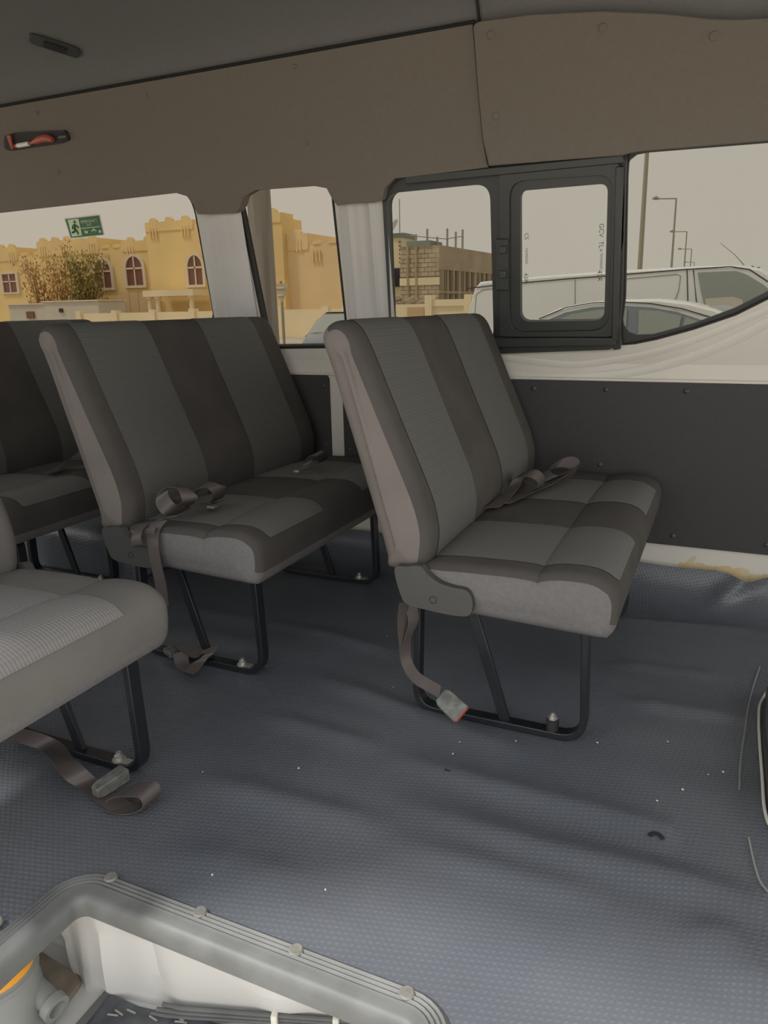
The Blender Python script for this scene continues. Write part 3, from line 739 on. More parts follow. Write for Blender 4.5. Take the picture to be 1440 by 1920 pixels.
def smooth_outline(P, n=3): return [(v.x, v.y) for v in catmull([Vector((x, z)) for x, z in P], n, closed=True)]

def seat(name, origin, y0, y1, ins, label, group, legs=(1.60, 2.36), mirror=None, light=False, fork=1.60, silver=False):
    """a bench built at the front bench's place; moved back by origin.x"""
    root = empty(name, (-.40, (y0 + y1) / 2, 0), label, 'seat', group)
    cl, cs = (MT['cloth_light'], MT['cloth_side']) if light else (MT['cloth'], MT['cloth_side'])
    im = MT['ins_light'] if light else MT['ins_seat']
    marks = [v for a in ins for v in a]
    # backrest
    ys, iv = ys_with_rounding(y0, y1, .050, marks)
    bm = loft(smooth_outline(BACK, 2), ys, iv, ((-.655, .47), (-.775, .895)))
    def cls(c, n, j, i_):
        front = n.x > .35 or (n.z > .3 and n.x > 0) 
        if front:
            for i, (a, b) in enumerate(ins):
                if a < c.y < b and c.z > .40: return 'ins%d' % i
        if j <= 1 or (n.x < -.25 and n.z < .5) or n.z < -.5: return 'side'
        return 'main'
    nm = {'main': ('backrest', cl, 0), 'side': ('backrest_side', cs, 0)}
    for i in range(len(ins)): nm['ins%d' % i] = ('backrest_panel', MT['ins_back'], .0016)
    split(bm, cls, nm, root)
    # cushion
    ys, iv = ys_with_rounding(y0, y1, .035, marks)
    for i, y in enumerate(ys): pass
    bm = loft(smooth_outline(CUSH, 2), ys, iv, ((-.56, .372), (-.245, .380)))
    for v in bm.verts:   # soft crown, sagging dividing lines
        if v.co.z > .42:
            t = (v.co.y - y0) / (y1 - y0); v.co.z += .010 * math.sin(math.pi * t) - .004
            for a, b in ins:
                for e in (a, b): v.co.z -= .004 * math.exp(-((v.co.y - e) / .015) ** 2)
    co_ = smooth_outline(CUSH, 2); LOW = {i for i in range(len(co_)) if (co_[i][1] + co_[(i + 1) % len(co_)][1]) / 2 < .340}
    def cls2(c, n, j, i_):
        if j <= 1 or i_ in LOW: return 'skirt'
        if c.z > .405 and n.z > .25 and c.x < -.168:
            for i, (a, b) in enumerate(ins):
                if a < c.y < b and c.x < -.172 : return 'p%d%s' % (i, 'f' if c.x > -.330 else 'r')
        return 'main'
    nm = {'main': ('cushion', cl, 0), 'skirt': ('cushion_skirt', MT['felt'], 0.0)}
    for i in range(len(ins)):
        for s in 'fr': nm['p%d%s' % (i, s)] = ('cushion_panel', im, .0014)
    split(bm, cls2, nm, root)
    # leg frames
    for ly in legs:
        pth = rounded([(-.638, .318), (-.645, .012), (-.225, .012), (-.235, .318)], [0.0, .055, .06, .05], 8)
        pts = [Vector((x, ly, z)) for x, z in pth]
        pts = pts[:-1] if False else pts
        bm = B(); tube(bm, pts, 0, up=Vector((0, 1, 0)), rect=(.0085, .0165)); 
        fr = finish('leg_frame', bm, MT['legs'], root, angle=30, bevel=.002)
        bm = B(); tube(bm, [Vector((-.510, ly, .318)), Vector((-.415, ly, .018))], 0, up=Vector((0, 1, 0)), rect=(.0130, .006)); br = finish('brace', bm, MT['legs'], root, bevel=.0015)
        bp = Vector((-.300, ly, .020))
        if silver:
            bm = B(); lathe(bm, bp, Vector((0, 0, 1)), [(0, .016), (.003, .016), (.004, .010), (.012, .010), (.014, .006), (.020, .006)], 12); finish('bolt', bm, MT['steel'], root)
            bm = B(); box(bm, (-.285, ly - .010, .0205), (-.250, ly + .010, .023)); finish('washer_plate', bm, MT['steel'], root)
        else:
            bm = B(); lathe(bm, bp, Vector((0, 0, 1)), [(0, .015), (.026, .015), (.028, .012)], 16); bo = finish('spacer', bm, MT['rubber'], root)
            bm = B(); lathe(bm, bp + Vector((0, 0, .028)), Vector((0, 0, 1)), [(0, .012), (.003, .012), (.004, .008), (.010, .008), (.011, .005), (.015, .005)], 6); finish('bolt', bm, MT['steel'], root)
    bm = B()
    for x in (-.60, -.25):
        bm = B(); tube(bm, [Vector((x, y0 + .05, .322)), Vector((x, y1 - .05, .322))], .010, 8); finish('cross_tube', bm, MT['legs'], root)
    # recliner cover at the aisle side
    for side, yy in (('n', y0 - .012), ('f', y1 - .002)):
        if mirror and side == 'n': continue
        if not mirror and side == 'f': continue
        cvp = [onY(x_, y_, 1.49) for x_, y_ in [(742, 1064), (765, 1061), (790, 1060), (803, 1075), (825, 1091), (852, 1100), (875, 1105), (886, 1120), (887, 1140), (878, 1153), (845, 1151), (800, 1141), (765, 1131), (752, 1110)]]
        pl = catmull([Vector((p.x, p.z)) for p in cvp], 4, closed=True)
        bm = B(); plate(bm, [(p.x, p.y) for p in pl], [], XZ(yy), -.010, .012); cv = finish('recliner_cover', bm, MT['plastic'], root, bevel=.005)
        bm = B(); lathe(bm, Vector((onY(814, 1123, 1.49).x, yy - .009, onY(814, 1123, 1.49).z)), Vector((0, -1, 0)), [(0, .0095), (.0015, .0095), (.0016, .007), (-.001, .006)], 16); sc = finish('screw', bm, MT['rubber'], root)
    root.location.x += origin
    return root
INS2 = [(1.585, 1.875), (2.135, 2.455)]
DX = -.885
A = seat('bench_seat', 0, 1.505, 2.60, INS2, 'dark grey two-person bench seat nearest the front, beside the sliding window', 'two-person bench seats along the far side')
Bs = seat('bench_seat', DX, 1.505, 2.60, INS2, 'dark grey two-person bench seat in the middle row with belts piled on it', 'two-person bench seats along the far side', silver=True)
Cs = seat('bench_seat', -1.79, 1.505, 2.60, INS2, 'dark grey bench seat at the left edge, half hidden behind the middle bench', 'two-person bench seats along the far side', legs=(1.60, 1.98), silver=True)
D = seat('single_seat', -.875, .56, 1.17, [(.70, 1.035)], 'lighter grey seat across the aisle, cut off at the left edge', None, legs=(1.10, .66), mirror=True, light=True, silver=True)

# ------------------------------------------------------------------ seat belts
def ribbon(pts, wid, m, parent, name='webbing', n=5, sides=None):
    """webbing: centre points with a width direction at each point"""
    P = catmull([Vector(p) for p in pts], n); S = catmull([Vector(s) for s in sides], n)
    bm = B(); rows = []
    for i, (p, s) in enumerate(zip(P, S)):
        s = s.normalized(); d = (P[min(i+1, len(P)-1)] - P[max(i-1, 0)]).normalized(); nrm = d.cross(s).normalized()
        rows.append([bm.verts.new(p + s * (a * wid / 2) + nrm * b * .0009) for a, b in ((-1, -1), (1, -1), (1, 1), (-1, 1))])
    for a, b in zip(rows, rows[1:]):
        for k in range(4): bm.faces.new((a[k], a[(k+1) % 4], b[(k+1) % 4], b[k]))
    bm.faces.new(rows[0][::-1]); bm.faces.new(rows[-1])
    return finish(name, bm, m, parent, angle=50)
def buckle(parent, c, d, up, L=.062, W=.036, T=.020, red=True):
    d = d.normalized(); s = d.cross(up).normalized(); u = s.cross(d)
    bm = B(); P = [(-L/2, .72), (-L/2 + .012, .95), (0, 1.0), (L/2, 1.0)]; rows = []
    for x, k in P: rows.append([bm.verts.new(c + d * x + s * (a * W/2 * k) + u * (b * T/2 * k)) for a, b in ((-1,-1),(1,-1),(1,1),(-1,1))])
    for a, b in zip(rows, rows[1:]):
        for k in range(4): bm.faces.new((a[k], a[(k+1) % 4], b[(k+1) % 4], b[k]))
    bm.faces.new(rows[0][::-1]); bm.faces.new(rows[-1]); bk = finish('buckle', bm, MT['buckle'], parent, bevel=.003)
    if red:
        bm = B(); frame_box(bm, c + d * (L/2 + .0003) + u * (T * .18), d, s, u, .0012, W * .40, T * .22); rb = finish('release_button', bm, MT['red'], parent)
    return bk
X_, Y_, Z_ = Vector((1, 0, 0)), Vector((0, 1, 0)), Vector((0, 0, 1))
# front bench, aisle side, buckle hanging to the floor
b1 = empty('seat_belt', (-.66, 1.50, .30), 'grey seat belt buckle hanging from the aisle side of the front bench', 'seat belt')
yb = 1.515
pp = [onY(758, 1128, yb), onY(754, 1165, yb), onY(756, 1200, yb), onY(762, 1240, yb), onY(778, 1268, yb - .01), onY(800, 1283, yb - .02), onY(826, 1298, yb - .035)]
ribbon(pp, .030, MT['web'], b1, sides=[(.5, .9, 0), (.4, .9, 0), (.3, .9, 0), (.5, .8, .1), (.2, .7, .5), (-.1, .6, .75), (-.1, .6, .75)])
pp = [onY(770, 1135, yb + .02), onY(775, 1165, yb + .02), onY(764, 1200, yb + .01), onY(760, 1236, yb)]
ribbon(pp, .030, MT['web'], b1, sides=[(.8, .6, 0), (.5, .8, 0), (.2, .9, 0), (.5, .8, 0)])
ca = onY(822, 1298, 1.475); cb = onY(872, 1345, 1.45)
buckle(b1, (ca + cb) / 2, cb - ca, Vector((-.15, -.75, .6)), L=.068, W=.048, T=.024)
# front bench, wall side pile
b2 = empty('seat_belt', (-.50, 2.25, .45), 'loose brown-grey seat belt heaped on the wall side of the front bench', 'seat belt')
def cz(px, py, z): return onZ(px, py, z)
pp = [cz(922, 952, .452), cz(940, 938, .458), cz(962, 915, .475), cz(975, 893, .505), cz(1000, 888, .515), cz(1015, 902, .49), cz(1005, 916, .465), cz(978, 914, .462), cz(965, 898, .475), cz(985, 892, .50)]
ribbon(pp, .045, MT['web'], b2, sides=[(.8, .5, .0), (.8, .4, .1), (.7, .3, .3), (.6, .6, .3), (.3, .8, .3), (.2, .9, .2), (.4, .9, .1), (.5, .7, .3), (.5, .7, .4), (.5, .7, .4)])
pp = [cz(945, 944, .455), cz(985, 925, .458), cz(1022, 912, .458), cz(1050, 898, .462), cz(1078, 884, .470), cz(1080, 872, .49), cz(1062, 866, .50), cz(1040, 872, .49), cz(1020, 886, .475), cz(1035, 897, .462), cz(1060, 888, .47)]
ribbon(pp, .042, MT['web'], b2, sides=[(.8, .5, .0), (.8, .3, .1), (.8, .2, .3), (.7, .2, .5), (.4, .2, .8), (.3, .1, .9), (.5, .2, .8), (.6, .2, .7), (.8, .3, .4), (.8, .3, .4), (.7, .3, .5)])
# middle bench, aisle side pile and strap over the edge
b3 = empty('seat_belt', (-1.45, 1.60, .45), 'brown-grey seat belt looped on the aisle end of the middle bench, strap hanging down', 'seat belt')
pp = [cz(345, 958, .455), cz(318, 955, .48), cz(303, 932, .51), cz(318, 914, .535), cz(345, 918, .53), cz(356, 938, .50), cz(338, 946, .48), cz(322, 935, .50)]
ribbon(pp, .044, MT['web'], b3, sides=[(.7, .4, .4), (.6, .4, .6), (.5, .6, .6), (.6, .7, .2), (.5, .7, -.3), (.6, .6, .1), (.7, .5, .3), (.7, .5, .3)])
pp = [cz(352, 952, .46), cz(362, 930, .50), cz(378, 912, .53), cz(400, 912, .53), cz(412, 922, .51), cz(404, 938, .47), cz(380, 944, .46)]
ribbon(pp, .044, MT['web'], b3, sides=[(.6, .5, .5), (.6, .5, .6), (.5, .7, .4), (.4, .8, 0), (.5, .7, .4), (.7, .6, .3), (.8, .5, .1)])
pp = [cz(410, 940, .460), cz(370, 955, .462), cz(325, 968, .462), cz(300, 978, .450), onY(290, 992, 1.505), onY(287, 1015, 1.478), onY(291, 1050, 1.470), onY(301, 1095, 1.470), onY(306, 1135, 1.475)]
ribbon(pp, .036, MT['web'], b3, sides=[(.5, .8, .1), (.4, .9, .1), (.5, .8, .1), (.7, .6, .0), (.95, .2, 0), (1, .1, 0), (1, .05, 0), (1, .05, 0), (1, .05, 0)])
pp = [cz(300, 978, .455), onY(268, 985, 1.50), onY(256, 1005, 1.465), onY(258, 1022, 1.460), onY(272, 1020, 1.480), onY(282, 990, 1.495)]
ribbon(pp, .036, MT['web'], b3, sides=[(.8, .5, .1), (.9, .2, .3), (.9, .0, .3), (.9, .1, .2), (.9, .1, .2), (.9, .2, .2)])
bm = B(); c = cz(428 - 30, 950, .462); frame_box(bm, c, X_, Y_, Z_, .014, .010, .004); finish('tongue', bm, MT['buckle'], b3, bevel=.002)
# middle bench, strap folded over the foot of the frame
b4 = empty('seat_belt', (-1.40, 1.55, 0), 'folded dark seat belt strap lying over the foot rail of the middle bench', 'seat belt')
fz = .03
pp = [cz(318, 1215, .05), cz(335, 1208, .055), cz(352, 1216, .05), cz(376, 1226, .045), cz(396, 1214, .06), cz(392, 1226, .05), cz(374, 1240, .035), cz(352, 1262, .018), cz(342, 1245, .02), cz(338, 1222, .045)]
ribbon(pp, .042, MT['web'], b4, sides=[(.3, .9, .1), (.4, .9, 0), (.3, .9, .1), (.2, .9, .2), (.8, .5, .3), (.7, .6, .3), (.6, .8, .0), (.9, -.3, .1), (.8, .4, .2), (.7, .6, .2)])
ca, cb = cz(312, 1215, .03), cz(328, 1228, .025); buckle(b4, (ca + cb) / 2, cb - ca, Z_, L=.05, W=.03, T=.018, red=False)
# middle bench, wall side
b5 = empty('seat_belt', (-1.38, 2.45, .47), 'short end of brown-grey seat belt at the wall side of the middle bench', 'seat belt')
pp = [cz(566, 880, .455), cz(576, 868, .475), cz(586, 853, .505), cz(600, 851, .51), cz(606, 862, .48), cz(596, 868, .465)]
ribbon(pp, .040, MT['web'], b5, sides=[(.7, .6, .1), (.7, .4, .4), (.6, .6, .3), (.3, .8, .3), (.5, .7, .3), (.7, .6, .2)])
bm = B(); frame_box(bm, cz(556, 884, .462), X_, Y_, Z_, .010, .006, .004); finish('tongue', bm, MT['steel'], b5, bevel=.002)
# rearmost bench
b6 = empty('seat_belt', (-2.3, 2.1, .47), 'dark seat belt bundle on the half-hidden rearmost bench', 'seat belt')
pp = [cz(95, 885, .458), cz(120, 868, .475), cz(145, 852, .505), cz(165, 850, .515), cz(180, 862, .50), cz(165, 874, .47), cz(140, 876, .465)]
ribbon(pp, .045, MT['web'], b6, sides=[(.7, .6, .1), (.7, .4, .5), (.6, .5, .6), (.4, .7, .5), (.3, .8, .4), (.5, .7, .2), (.7, .6, .1)])
# seat across the aisle: belt lying on the floor
b7 = empty('seat_belt', (-1.15, 1.05, 0), 'dark seat belt with buckle and curled end lying beside the near seat leg', 'seat belt')
ax_ = (.35, .93, .05)
pp = [cz(20, 1375, .10), cz(60, 1385, .06), cz(95, 1400, .035), cz(118, 1425, .045), cz(140, 1450, .035), cz(165, 1470, .012), cz(200, 1495, .012), cz(228, 1514, .006)]
ribbon(pp, .046, MT['web'], b7, sides=[(.5, .85, .2), (.5, .85, .2), (.6, .8, .1), (.5, .85, -.2), (.6, .8, .2), (.6, .8, 0), (.6, .8, 0), (.6, .8, 0)])
pp = [cz(205, 1505, .006), cz(235, 1515, .006), cz(262, 1514, .010), cz(284, 1500, .032), cz(278, 1482, .055), cz(258, 1480, .055), cz(236, 1482, .045), cz(218, 1490, .03)]
ribbon(pp, .050, MT['web'], b7, sides=[(.4, .9, 0), (.3, .95, 0), (.2, 1, 0), (.1, 1, .1), (.1, 1, .1), (.2, 1, .1), (.3, .9, .1), (.3, .9, .1)])
ca, cb = cz(178, 1486, .03), cz(235, 1448, .035)
buckle(b7, (ca + cb) / 2, cb - ca, Vector((0, -.25, 1)), L=.078, W=.030, T=.030, red=False)

# ------------------------------------------------------------------ small things inside
# dome lamp on the ceiling
def on_ceiling(px, py):
    d = ray(px, py); t = 1.0
    best = None
    for k in range(400):
        t = (1.0 + 1.6 * k / 400) / d.y; p = EYE + d * t
        y = p.y
        for (ya, za), (yb, zb_) in zip(CEIL, CEIL[1:]):
            if yb <= y <= ya:
                z = zb_ + (za - zb_) * (y - yb) / (ya - yb) if ya > yb else za
                if best is None or abs(p.z - z) < best[0]: best = (abs(p.z - z), p)
    return best[1]
ca, cb = on_ceiling(55, 66), on_ceiling(150, 97); dv = (cb - ca); ln = dv.length
dl = empty('ceiling_grip', (ca + cb) / 2, 'dark oblong fitting on the ceiling near the top left corner', 'ceiling fitting')
s_ = dv.normalized(); t_ = Vector((0, .93, -.36)).normalized(); t_ = (t_ - s_ * t_.dot(s_)).normalized(); N_ = s_.cross(t_)
if N_.z < 0: N_ = -N_
bm = B(); plate(bm, rounded([(-ln/2, -.026), (ln/2, -.026), (ln/2, .026), (-ln/2, .026)], .02), [], lambda u, v, o: (ca + cb) / 2 + s_ * u + t_ * v + N_ * o, -.012, .02); finish('base', bm, MT['plastic'], dl, bevel=.005)
bm = B(); plate(bm, rounded([(-ln*.22, -.015), (ln*.22, -.015), (ln*.22, .015), (-ln*.22, .015)], .01), [], lambda u, v, o: (ca + cb) / 2 + s_ * u + t_ * v + N_ * o, -.018, -.010); finish('lever', bm, MT['rubber'], dl, bevel=.003)
# emergency hammer in its holder
eh = empty('emergency_hammer', U(*onU(70, 263, OFF), OFF), 'red emergency hammer in a black holder on the headliner trim', 'hammer')
bm = B(); plate(bm, rounded(pxU([(12, 255), (30, 249), (126, 244), (134, 262), (120, 268), (22, 283), (12, 278)], OFF), .012), [], U, OFF - .012, OFF + .004); finish('holder', bm, MT['rubber'], eh, bevel=.004)
bm = B(); hp = catmull([U(*onU(x, y, OFF - .02), OFF - .02) for x, y in [(28, 274), (50, 270), (64, 266), (76, 261), (88, 259), (99, 262)]], 4); tube(bm, hp, [.0065] * 8 + [.009, .011, .013, .013, .014, .014, .014, .014, .014, .014, .013, .012, .010][:len(hp) - 8], 10); finish('handle', bm, MT['redtool'], eh)
bm = B(); tube(bm, [U(*onU(x, y, OFF - .02), OFF - .02) for x, y in [(17, 254), (20, 266), (24, 279)]], [.010, .008, .006], 10); finish('head', bm, MT['redtool'], eh)
bm = B(); tube(bm, [U(*onU(x, y, OFF - .022), OFF - .022) for x, y in [(33, 273), (54, 269.5)]], .0085, 10); finish('band', bm, MT['white'], eh)
bm = B(); tube(bm, [U(*onU(x, y, OFF - .014), OFF - .014) for x, y in [(112, 257), (126, 255)]], .010, 10); finish('clip', bm, MT['plastic'], eh)
# black curl of rubber and crumbs on the floor
def curl(name, pts, wd, label):
    bm = B(); tube(bm, catmull([onZ(x, y, .010) for x, y in pts], 4), 0, rect=(wd, .0015)); tag(finish(name, bm, MT['rubber']), label, 'scrap')
curl('rubber_scrap', [(1217, 1566), (1226, 1562), (1236, 1565), (1243, 1573)], .004, 'small black curl of rubber on the floor at the right')
curl('rubber_scrap', [(834, 1443), (842, 1446), (852, 1445)], .0025, 'tiny dark scrap on the floor in front of the front bench foot')
bm = B(); random.seed(3)
for px, py in ((862, 1391), (849, 1413), (967, 1389), (1232, 1501), (398, 1640), (737, 1288), (780, 1325), (1356, 1447), (1328, 1452), (726, 1193), (1280, 1480), (1252, 1390), (560, 1440), (610, 1668), (1120, 1392), (380, 1447)):
    c = onZ(px, py, .008); s = random.uniform(.0010, .0020); frame_box(bm, c, Vector((.8, .6, 0)), Vector((-.6, .8, 0)), Z_, s, s * .8, s * .6)
tag(finish('crumbs', bm, MT['clip']), 'pale crumbs scattered over the vinyl floor', 'crumbs', kind='stuff')
# scuffed glue line and the cut edge of the vinyl at the right
bm = B()
for pts in ([(1425, 1250), (1412, 1290), (1402, 1330), (1395, 1380), (1388, 1430), (1386, 1480)], [(1404, 1570), (1412, 1610), (1424, 1650), (1440, 1672)]):
    tube(bm, catmull([onZ(x, y, .006) for x, y in pts], 6), 0, rect=(.0015, .0008))
tag(finish('scuff_line', bm, MT['scuff']), 'pale scuffed line on the vinyl near the right edge', 'scuff', kind='stuff')
ec = empty('engine_cover', (.45, 1.65, 0), 'dark raised cover edged with pale sealant at the right edge of the floor', 'cover')
bm = B(); plate(bm, rounded([(.158, 1.42), (1.2, 1.42), (1.2, 1.98), (.168, 1.98), (.155, 1.75)], [.06, 0, 0, .06, .02]), [], lambda u, v, o: Vector((u, v, o)), .004, .06); finish('lid', bm, MT['black'], ec, bevel=.006)
bm = B(); tube(bm, catmull([Vector(p) for p in [(.172, 2.0, .010), (.156, 1.93, .010), (.151, 1.85, .010), (.150, 1.75, .010), (.151, 1.6, .010), (.152, 1.48, .010), (.165, 1.42, .010), (.20, 1.405, .010)]], 5), .0035, 6); finish('sealant', bm, MT['clip'], ec)

# ------------------------------------------------------------------ outside
GZ = -.50
bm = B(); n = 40
g = [[bm.verts.new((-120 + 240 * i / n, -60 + 220 * j / n, GZ + .02 * mnoise.noise(Vector((i * .7, j * .7, 0))))) for i in range(n + 1)] for j in range(n + 1)]
for j in range(n):
    for i in range(n): bm.faces.new((g[j][i], g[j][i+1], g[j+1][i+1], g[j+1][i]))
tag(finish('ground', bm, MT['sand']), kind='structure')

def win_frame(parent, x, y, z, wd, ht, arched=False):
    """window on a wall facing -y"""
    out = []
    if arched:
        out = [(x - wd/2, z), (x + wd/2, z), (x + wd/2, z + ht * .6)] + [(x + wd/2 * math.cos(a), z + ht * .6 + ht * .4 * math.sin(a)) for a in [math.pi * k / 12 for k in range(1, 12)]] + [(x - wd/2, z + ht * .6)]
    else: out = [(x - wd/2, z), (x + wd/2, z), (x + wd/2, z + ht), (x - wd/2, z + ht)]
    cx_, cz_ = x, z + ht / 2
    big = [(cx_ + (u - cx_) * 1.35, cz_ + (v - cz_) * 1.18) for u, v in out]
    bm = B(); plate(bm, big, [out], XZ(y), -.12, .02); fr = finish('window', bm, MT['winframe'], parent, smooth=False)
    box_ = B(); box(box_, (x - .05, y - .10, z), (x + .05, y - .02, z + ht * .98)); box(box_, (x - wd/2, y - .10, z + ht * .56), (x + wd/2, y - .02, z + ht * .62)); m_ = finish('mullion', box_, MT['winframe'], fr, world=False, smooth=False)
    bm = B(); plate(bm, out, [], XZ(y), -.03, .01); p_ = finish('pane', bm, MT['brownwin'], fr, world=False, smooth=False)
    off = parent.location
    for o_ in (m_, p_): o_.location = -off
    return fr
def villa(name, xa, xb, y, steps, label, m, wins, depth=9):
    """steps: list of (x0, x1, top z) parapet blocks"""
    root = empty(name, ((xa + xb) / 2, y, GZ), label, 'building', 'villas across the sandy lot')
    zt = min(s[2] for s in steps); bm = B(); box(bm, (xa, y, GZ), (xb, y + depth, zt)); finish('wall', bm, MT[m], root, smooth=False)
    for x0, x1, t in steps:
        if t - zt > .05:
            bm = B(); box(bm, (x0 + .03, y - .06, zt - .3), (x1 - .03, y + depth * .6, t)); finish('parapet', bm, MT[m], root, smooth=False)
        n = max(1, int((x1 - x0) / 1.1))
        for k in range(n):
            xx = x0 + (x1 - x0) * (k + .5) / n; bm = B(); plate(bm, [(xx - .28, t), (xx + .28, t), (xx + .28, t + .12), (xx + .14, t + .26), (xx - .14, t + .26), (xx - .28, t + .12)], [], XZ(y), -.05, .25); finish('merlon', bm, MT[m], root, smooth=False)
            if k % 2 == 0:
                for q in (-.25, 0, .25):
                    bm = B(); box(bm, (xx + q - .05, y - .10, t - 1.1), (xx + q + .05, y - .05, t - .35)); finish('slot', bm, MT['villa2'], root, smooth=False)
    for (x, z, wd, ht, ar) in wins: win_frame(root, x, y, z, wd, ht, ar)
    return root
villa('villa', -70, -49.2, 45, [(-70, -55.5, 5.5), (-55.5, -52, 6.1), (-52, -49.2, 5.4)], 'low yellow villa at the left edge of the rear window', 'villa', [(-53.2, 2.7, 1.5, 1.4, False), (-60, 2.7, 1.5, 1.4, False)])
villa('villa', -49.2, -37.6, 44.5, [(-49.2, -43.0, 6.3), (-43.0, -40.8, 5.5), (-40.8, -37.6, 5.9)], 'yellow villa with two arched windows behind the leafy trees', 'villa', [(-42.8, 2.75, 1.5, 2.0, True), (-39.8, 2.85, 1.5, 2.0, True)])
villa('villa', -37.6, -26.6, 43.5, [(-37.6, -33.5, 6.9), (-33.5, -29.2, 6.6), (-29.2, -26.6, 6.9)], 'tall yellow villa with a columned porch right of the gate', 'villa', [(-33.6, 2.7, 1.2, 1.9, True)], depth=2.5)
villa('villa', -26.6, -20.4, 44, [(-26.6, -25.0, 5.6), (-25.0, -20.4, 4.9)], 'plain peach villa seen through the narrow window', 'villa2', [])
porch = empty('porch', (-33.5, 41.9, GZ), 'pale porch with round columns before the tall villa', 'porch')
for x in (-36.1, -35.4, -32.6):
    bm = B(); lathe(bm, Vector((x, 41.5, GZ)), Z_, [(0, .22), (.1, .16), (2.2, .15), (2.3, .24), (2.45, .24)], 12); finish('column', bm, MT['cream'], porch)
bm = B(); box(bm, (-36.4, 41.2, 1.95), (-32.2, 43.25, 2.35)); finish('canopy', bm, MT['cream'], porch, smooth=False)
gt = empty('garage_gate', (-38.3, 44, GZ), 'tan sheet metal gate panels in the villa wall', 'gate')
for k in range(4):
    bm = B(); box(bm, (-40.2 + k * .82, 43.2, GZ), (-40.2 + k * .82 + .78, 43.3, 2.35 - .03 * k)); finish('panel', bm, MT['gate'], gt, smooth=False)
bm = B(); box(bm, (-41.9, 43.5, GZ), (-40.35, 44.4, 1.7)); tag(finish('garage_opening', bm, MT['brownwin'], smooth=False), 'dark brown garage opening left of the tan gate', 'garage')
pc = empty('portable_cabin', (-41, 38, GZ), 'low pale grey portable cabin at the foot of the trees', 'cabin')
bm = B(); box(bm, (-42.1, 38, GZ), (-37.3, 40.4, 1.72)); finish('front_wall', bm, MT['cabin'], pc, smooth=False)
bm = B(); box(bm, (-45.8, 38.3, GZ), (-42.11, 40.5, 1.60)); finish('side_wall', bm, MT['cabin'], pc, smooth=False)
bm = B(); box(bm, (-42.2, 37.9, 1.72), (-37.2, 40.5, 1.80)); box(bm, (-45.9, 38.2, 1.60), (-42.2, 40.5, 1.68)); finish('roof_edge', bm, MT['winframe'], pc, smooth=False)
bm = B(); box(bm, (-44.1, 38.2, .70), (-43.4, 38.28, 1.15)); finish('window', bm, MT['brownwin'], pc, smooth=False)
bm = B(); box(bm, (-40.7, 37.9, 1.05), (-40.4, 37.98, 1.30)); finish('vent', bm, MT['dark'], pc, smooth=False)
cw = empty('compound_wall', (-24, 36, GZ), 'long cream compound wall in front of the buildings', 'wall')
bm = B(); box(bm, (-37.1, 36, GZ), (-13.6, 36.25, .95)); finish('wall', bm, MT['cream'], cw, smooth=False)
for k in range(9):
    x = -37 + k * 2.9; bm = B(); box(bm, (x - .2, 35.9, GZ), (x + .2, 36.35, 1.1)); finish('pier', bm, MT['cream'], cw, smooth=False)
# trees
def tree(name, base, h, r, m, label, seed, nleaf=500):
    random.seed(seed); root = empty(name, base, label, 'tree', 'small trees beside the villas'); b = Vector(base); bm = B()
    tips = []
    for k in range(6):
        a = k * 1.05 + random.random(); sp_ = r * random.uniform(.3, .8); top_ = b + Vector((math.cos(a) * sp_, math.sin(a) * sp_, h * random.uniform(.7, .98)))
        mid = b.lerp(top_, .5) + Vector((random.uniform(-.1, .1), 0, .1)); tube(bm, [b + Vector((math.cos(a) * .08, math.sin(a) * .08, 0)), mid, top_], [.06, .04, .015], 5); tips += [mid, top_, mid.lerp(top_, .5)]
    finish('trunk', bm, MT['bark'], root)
    bm = B()
    for k in range(nleaf):
        c = random.choice(tips) + Vector((random.gauss(0, r * .28), random.gauss(0, r * .25), random.gauss(0, r * .32)))
        if c.z < b.z + .7: continue
        a = Vector((random.uniform(-1, 1), random.uniform(-1, 1), random.uniform(-1, 1))).normalized(); s, u = basis(a); l = random.uniform(.07, .15)
        bm.faces.new([bm.verts.new(c + s * l * .5), bm.verts.new(c + u * l), bm.verts.new(c - s * l * .5), bm.verts.new(c - u * l)])
    f = finish('foliage', bm, MT[m], root, smooth=False); f['kind'] = 'stuff'
tree('leafy_tree', (-47.2, 42.4, GZ), 5.4, 1.5, 'leaf2', 'sparse tree with dry orange leaves behind the cabin', 2, 1000)
tree('leafy_tree', (-42.7, 42.4, GZ), 5.2, 1.4, 'leaf', 'denser olive-green tree beside the arched window', 5, 2600)
tree('leafy_tree', (-45.0, 42.5, GZ), 6.0, 1.2, 'leaf2', 'slender bare-stemmed tree between the other two trees', 8, 700)
# concrete post outside the narrow window
bm = B(); lathe(bm, Vector((-5.17, 8, GZ)), Vector((-.006, 0, 1)), [(0, .16), (.05, .145), (5.5, .135)], 20)
tag(finish('concrete_post', bm, MT['post']), 'thick grey post standing outside the narrow window', 'post')
# traffic sign
ts = empty('traffic_sign', (-9.29, 15, GZ), 'back of a triangular traffic sign on a thin pole beside the grey post', 'sign')
bm = B(); plate(bm, rounded([(-9.56, 1.54), (-9.05, 1.54), (-9.27, 1.12)], .04), [], XZ(15), -.01, .01); finish('plate', bm, MT['block'], ts, smooth=False)
bm = B(); tube(bm, [Vector((-9.29, 15.03, GZ)), Vector((-9.29, 15.03, 1.6))], .03, 8); finish('pole', bm, MT['lamp'], ts)
bm = B(); box(bm, (-9.36, 14.97, 1.28), (-9.22, 14.985, 1.30)); box(bm, (-9.40, 14.97, 1.44), (-9.18, 14.985, 1.46)); finish('bracket', bm, MT['white'], ts, smooth=False)

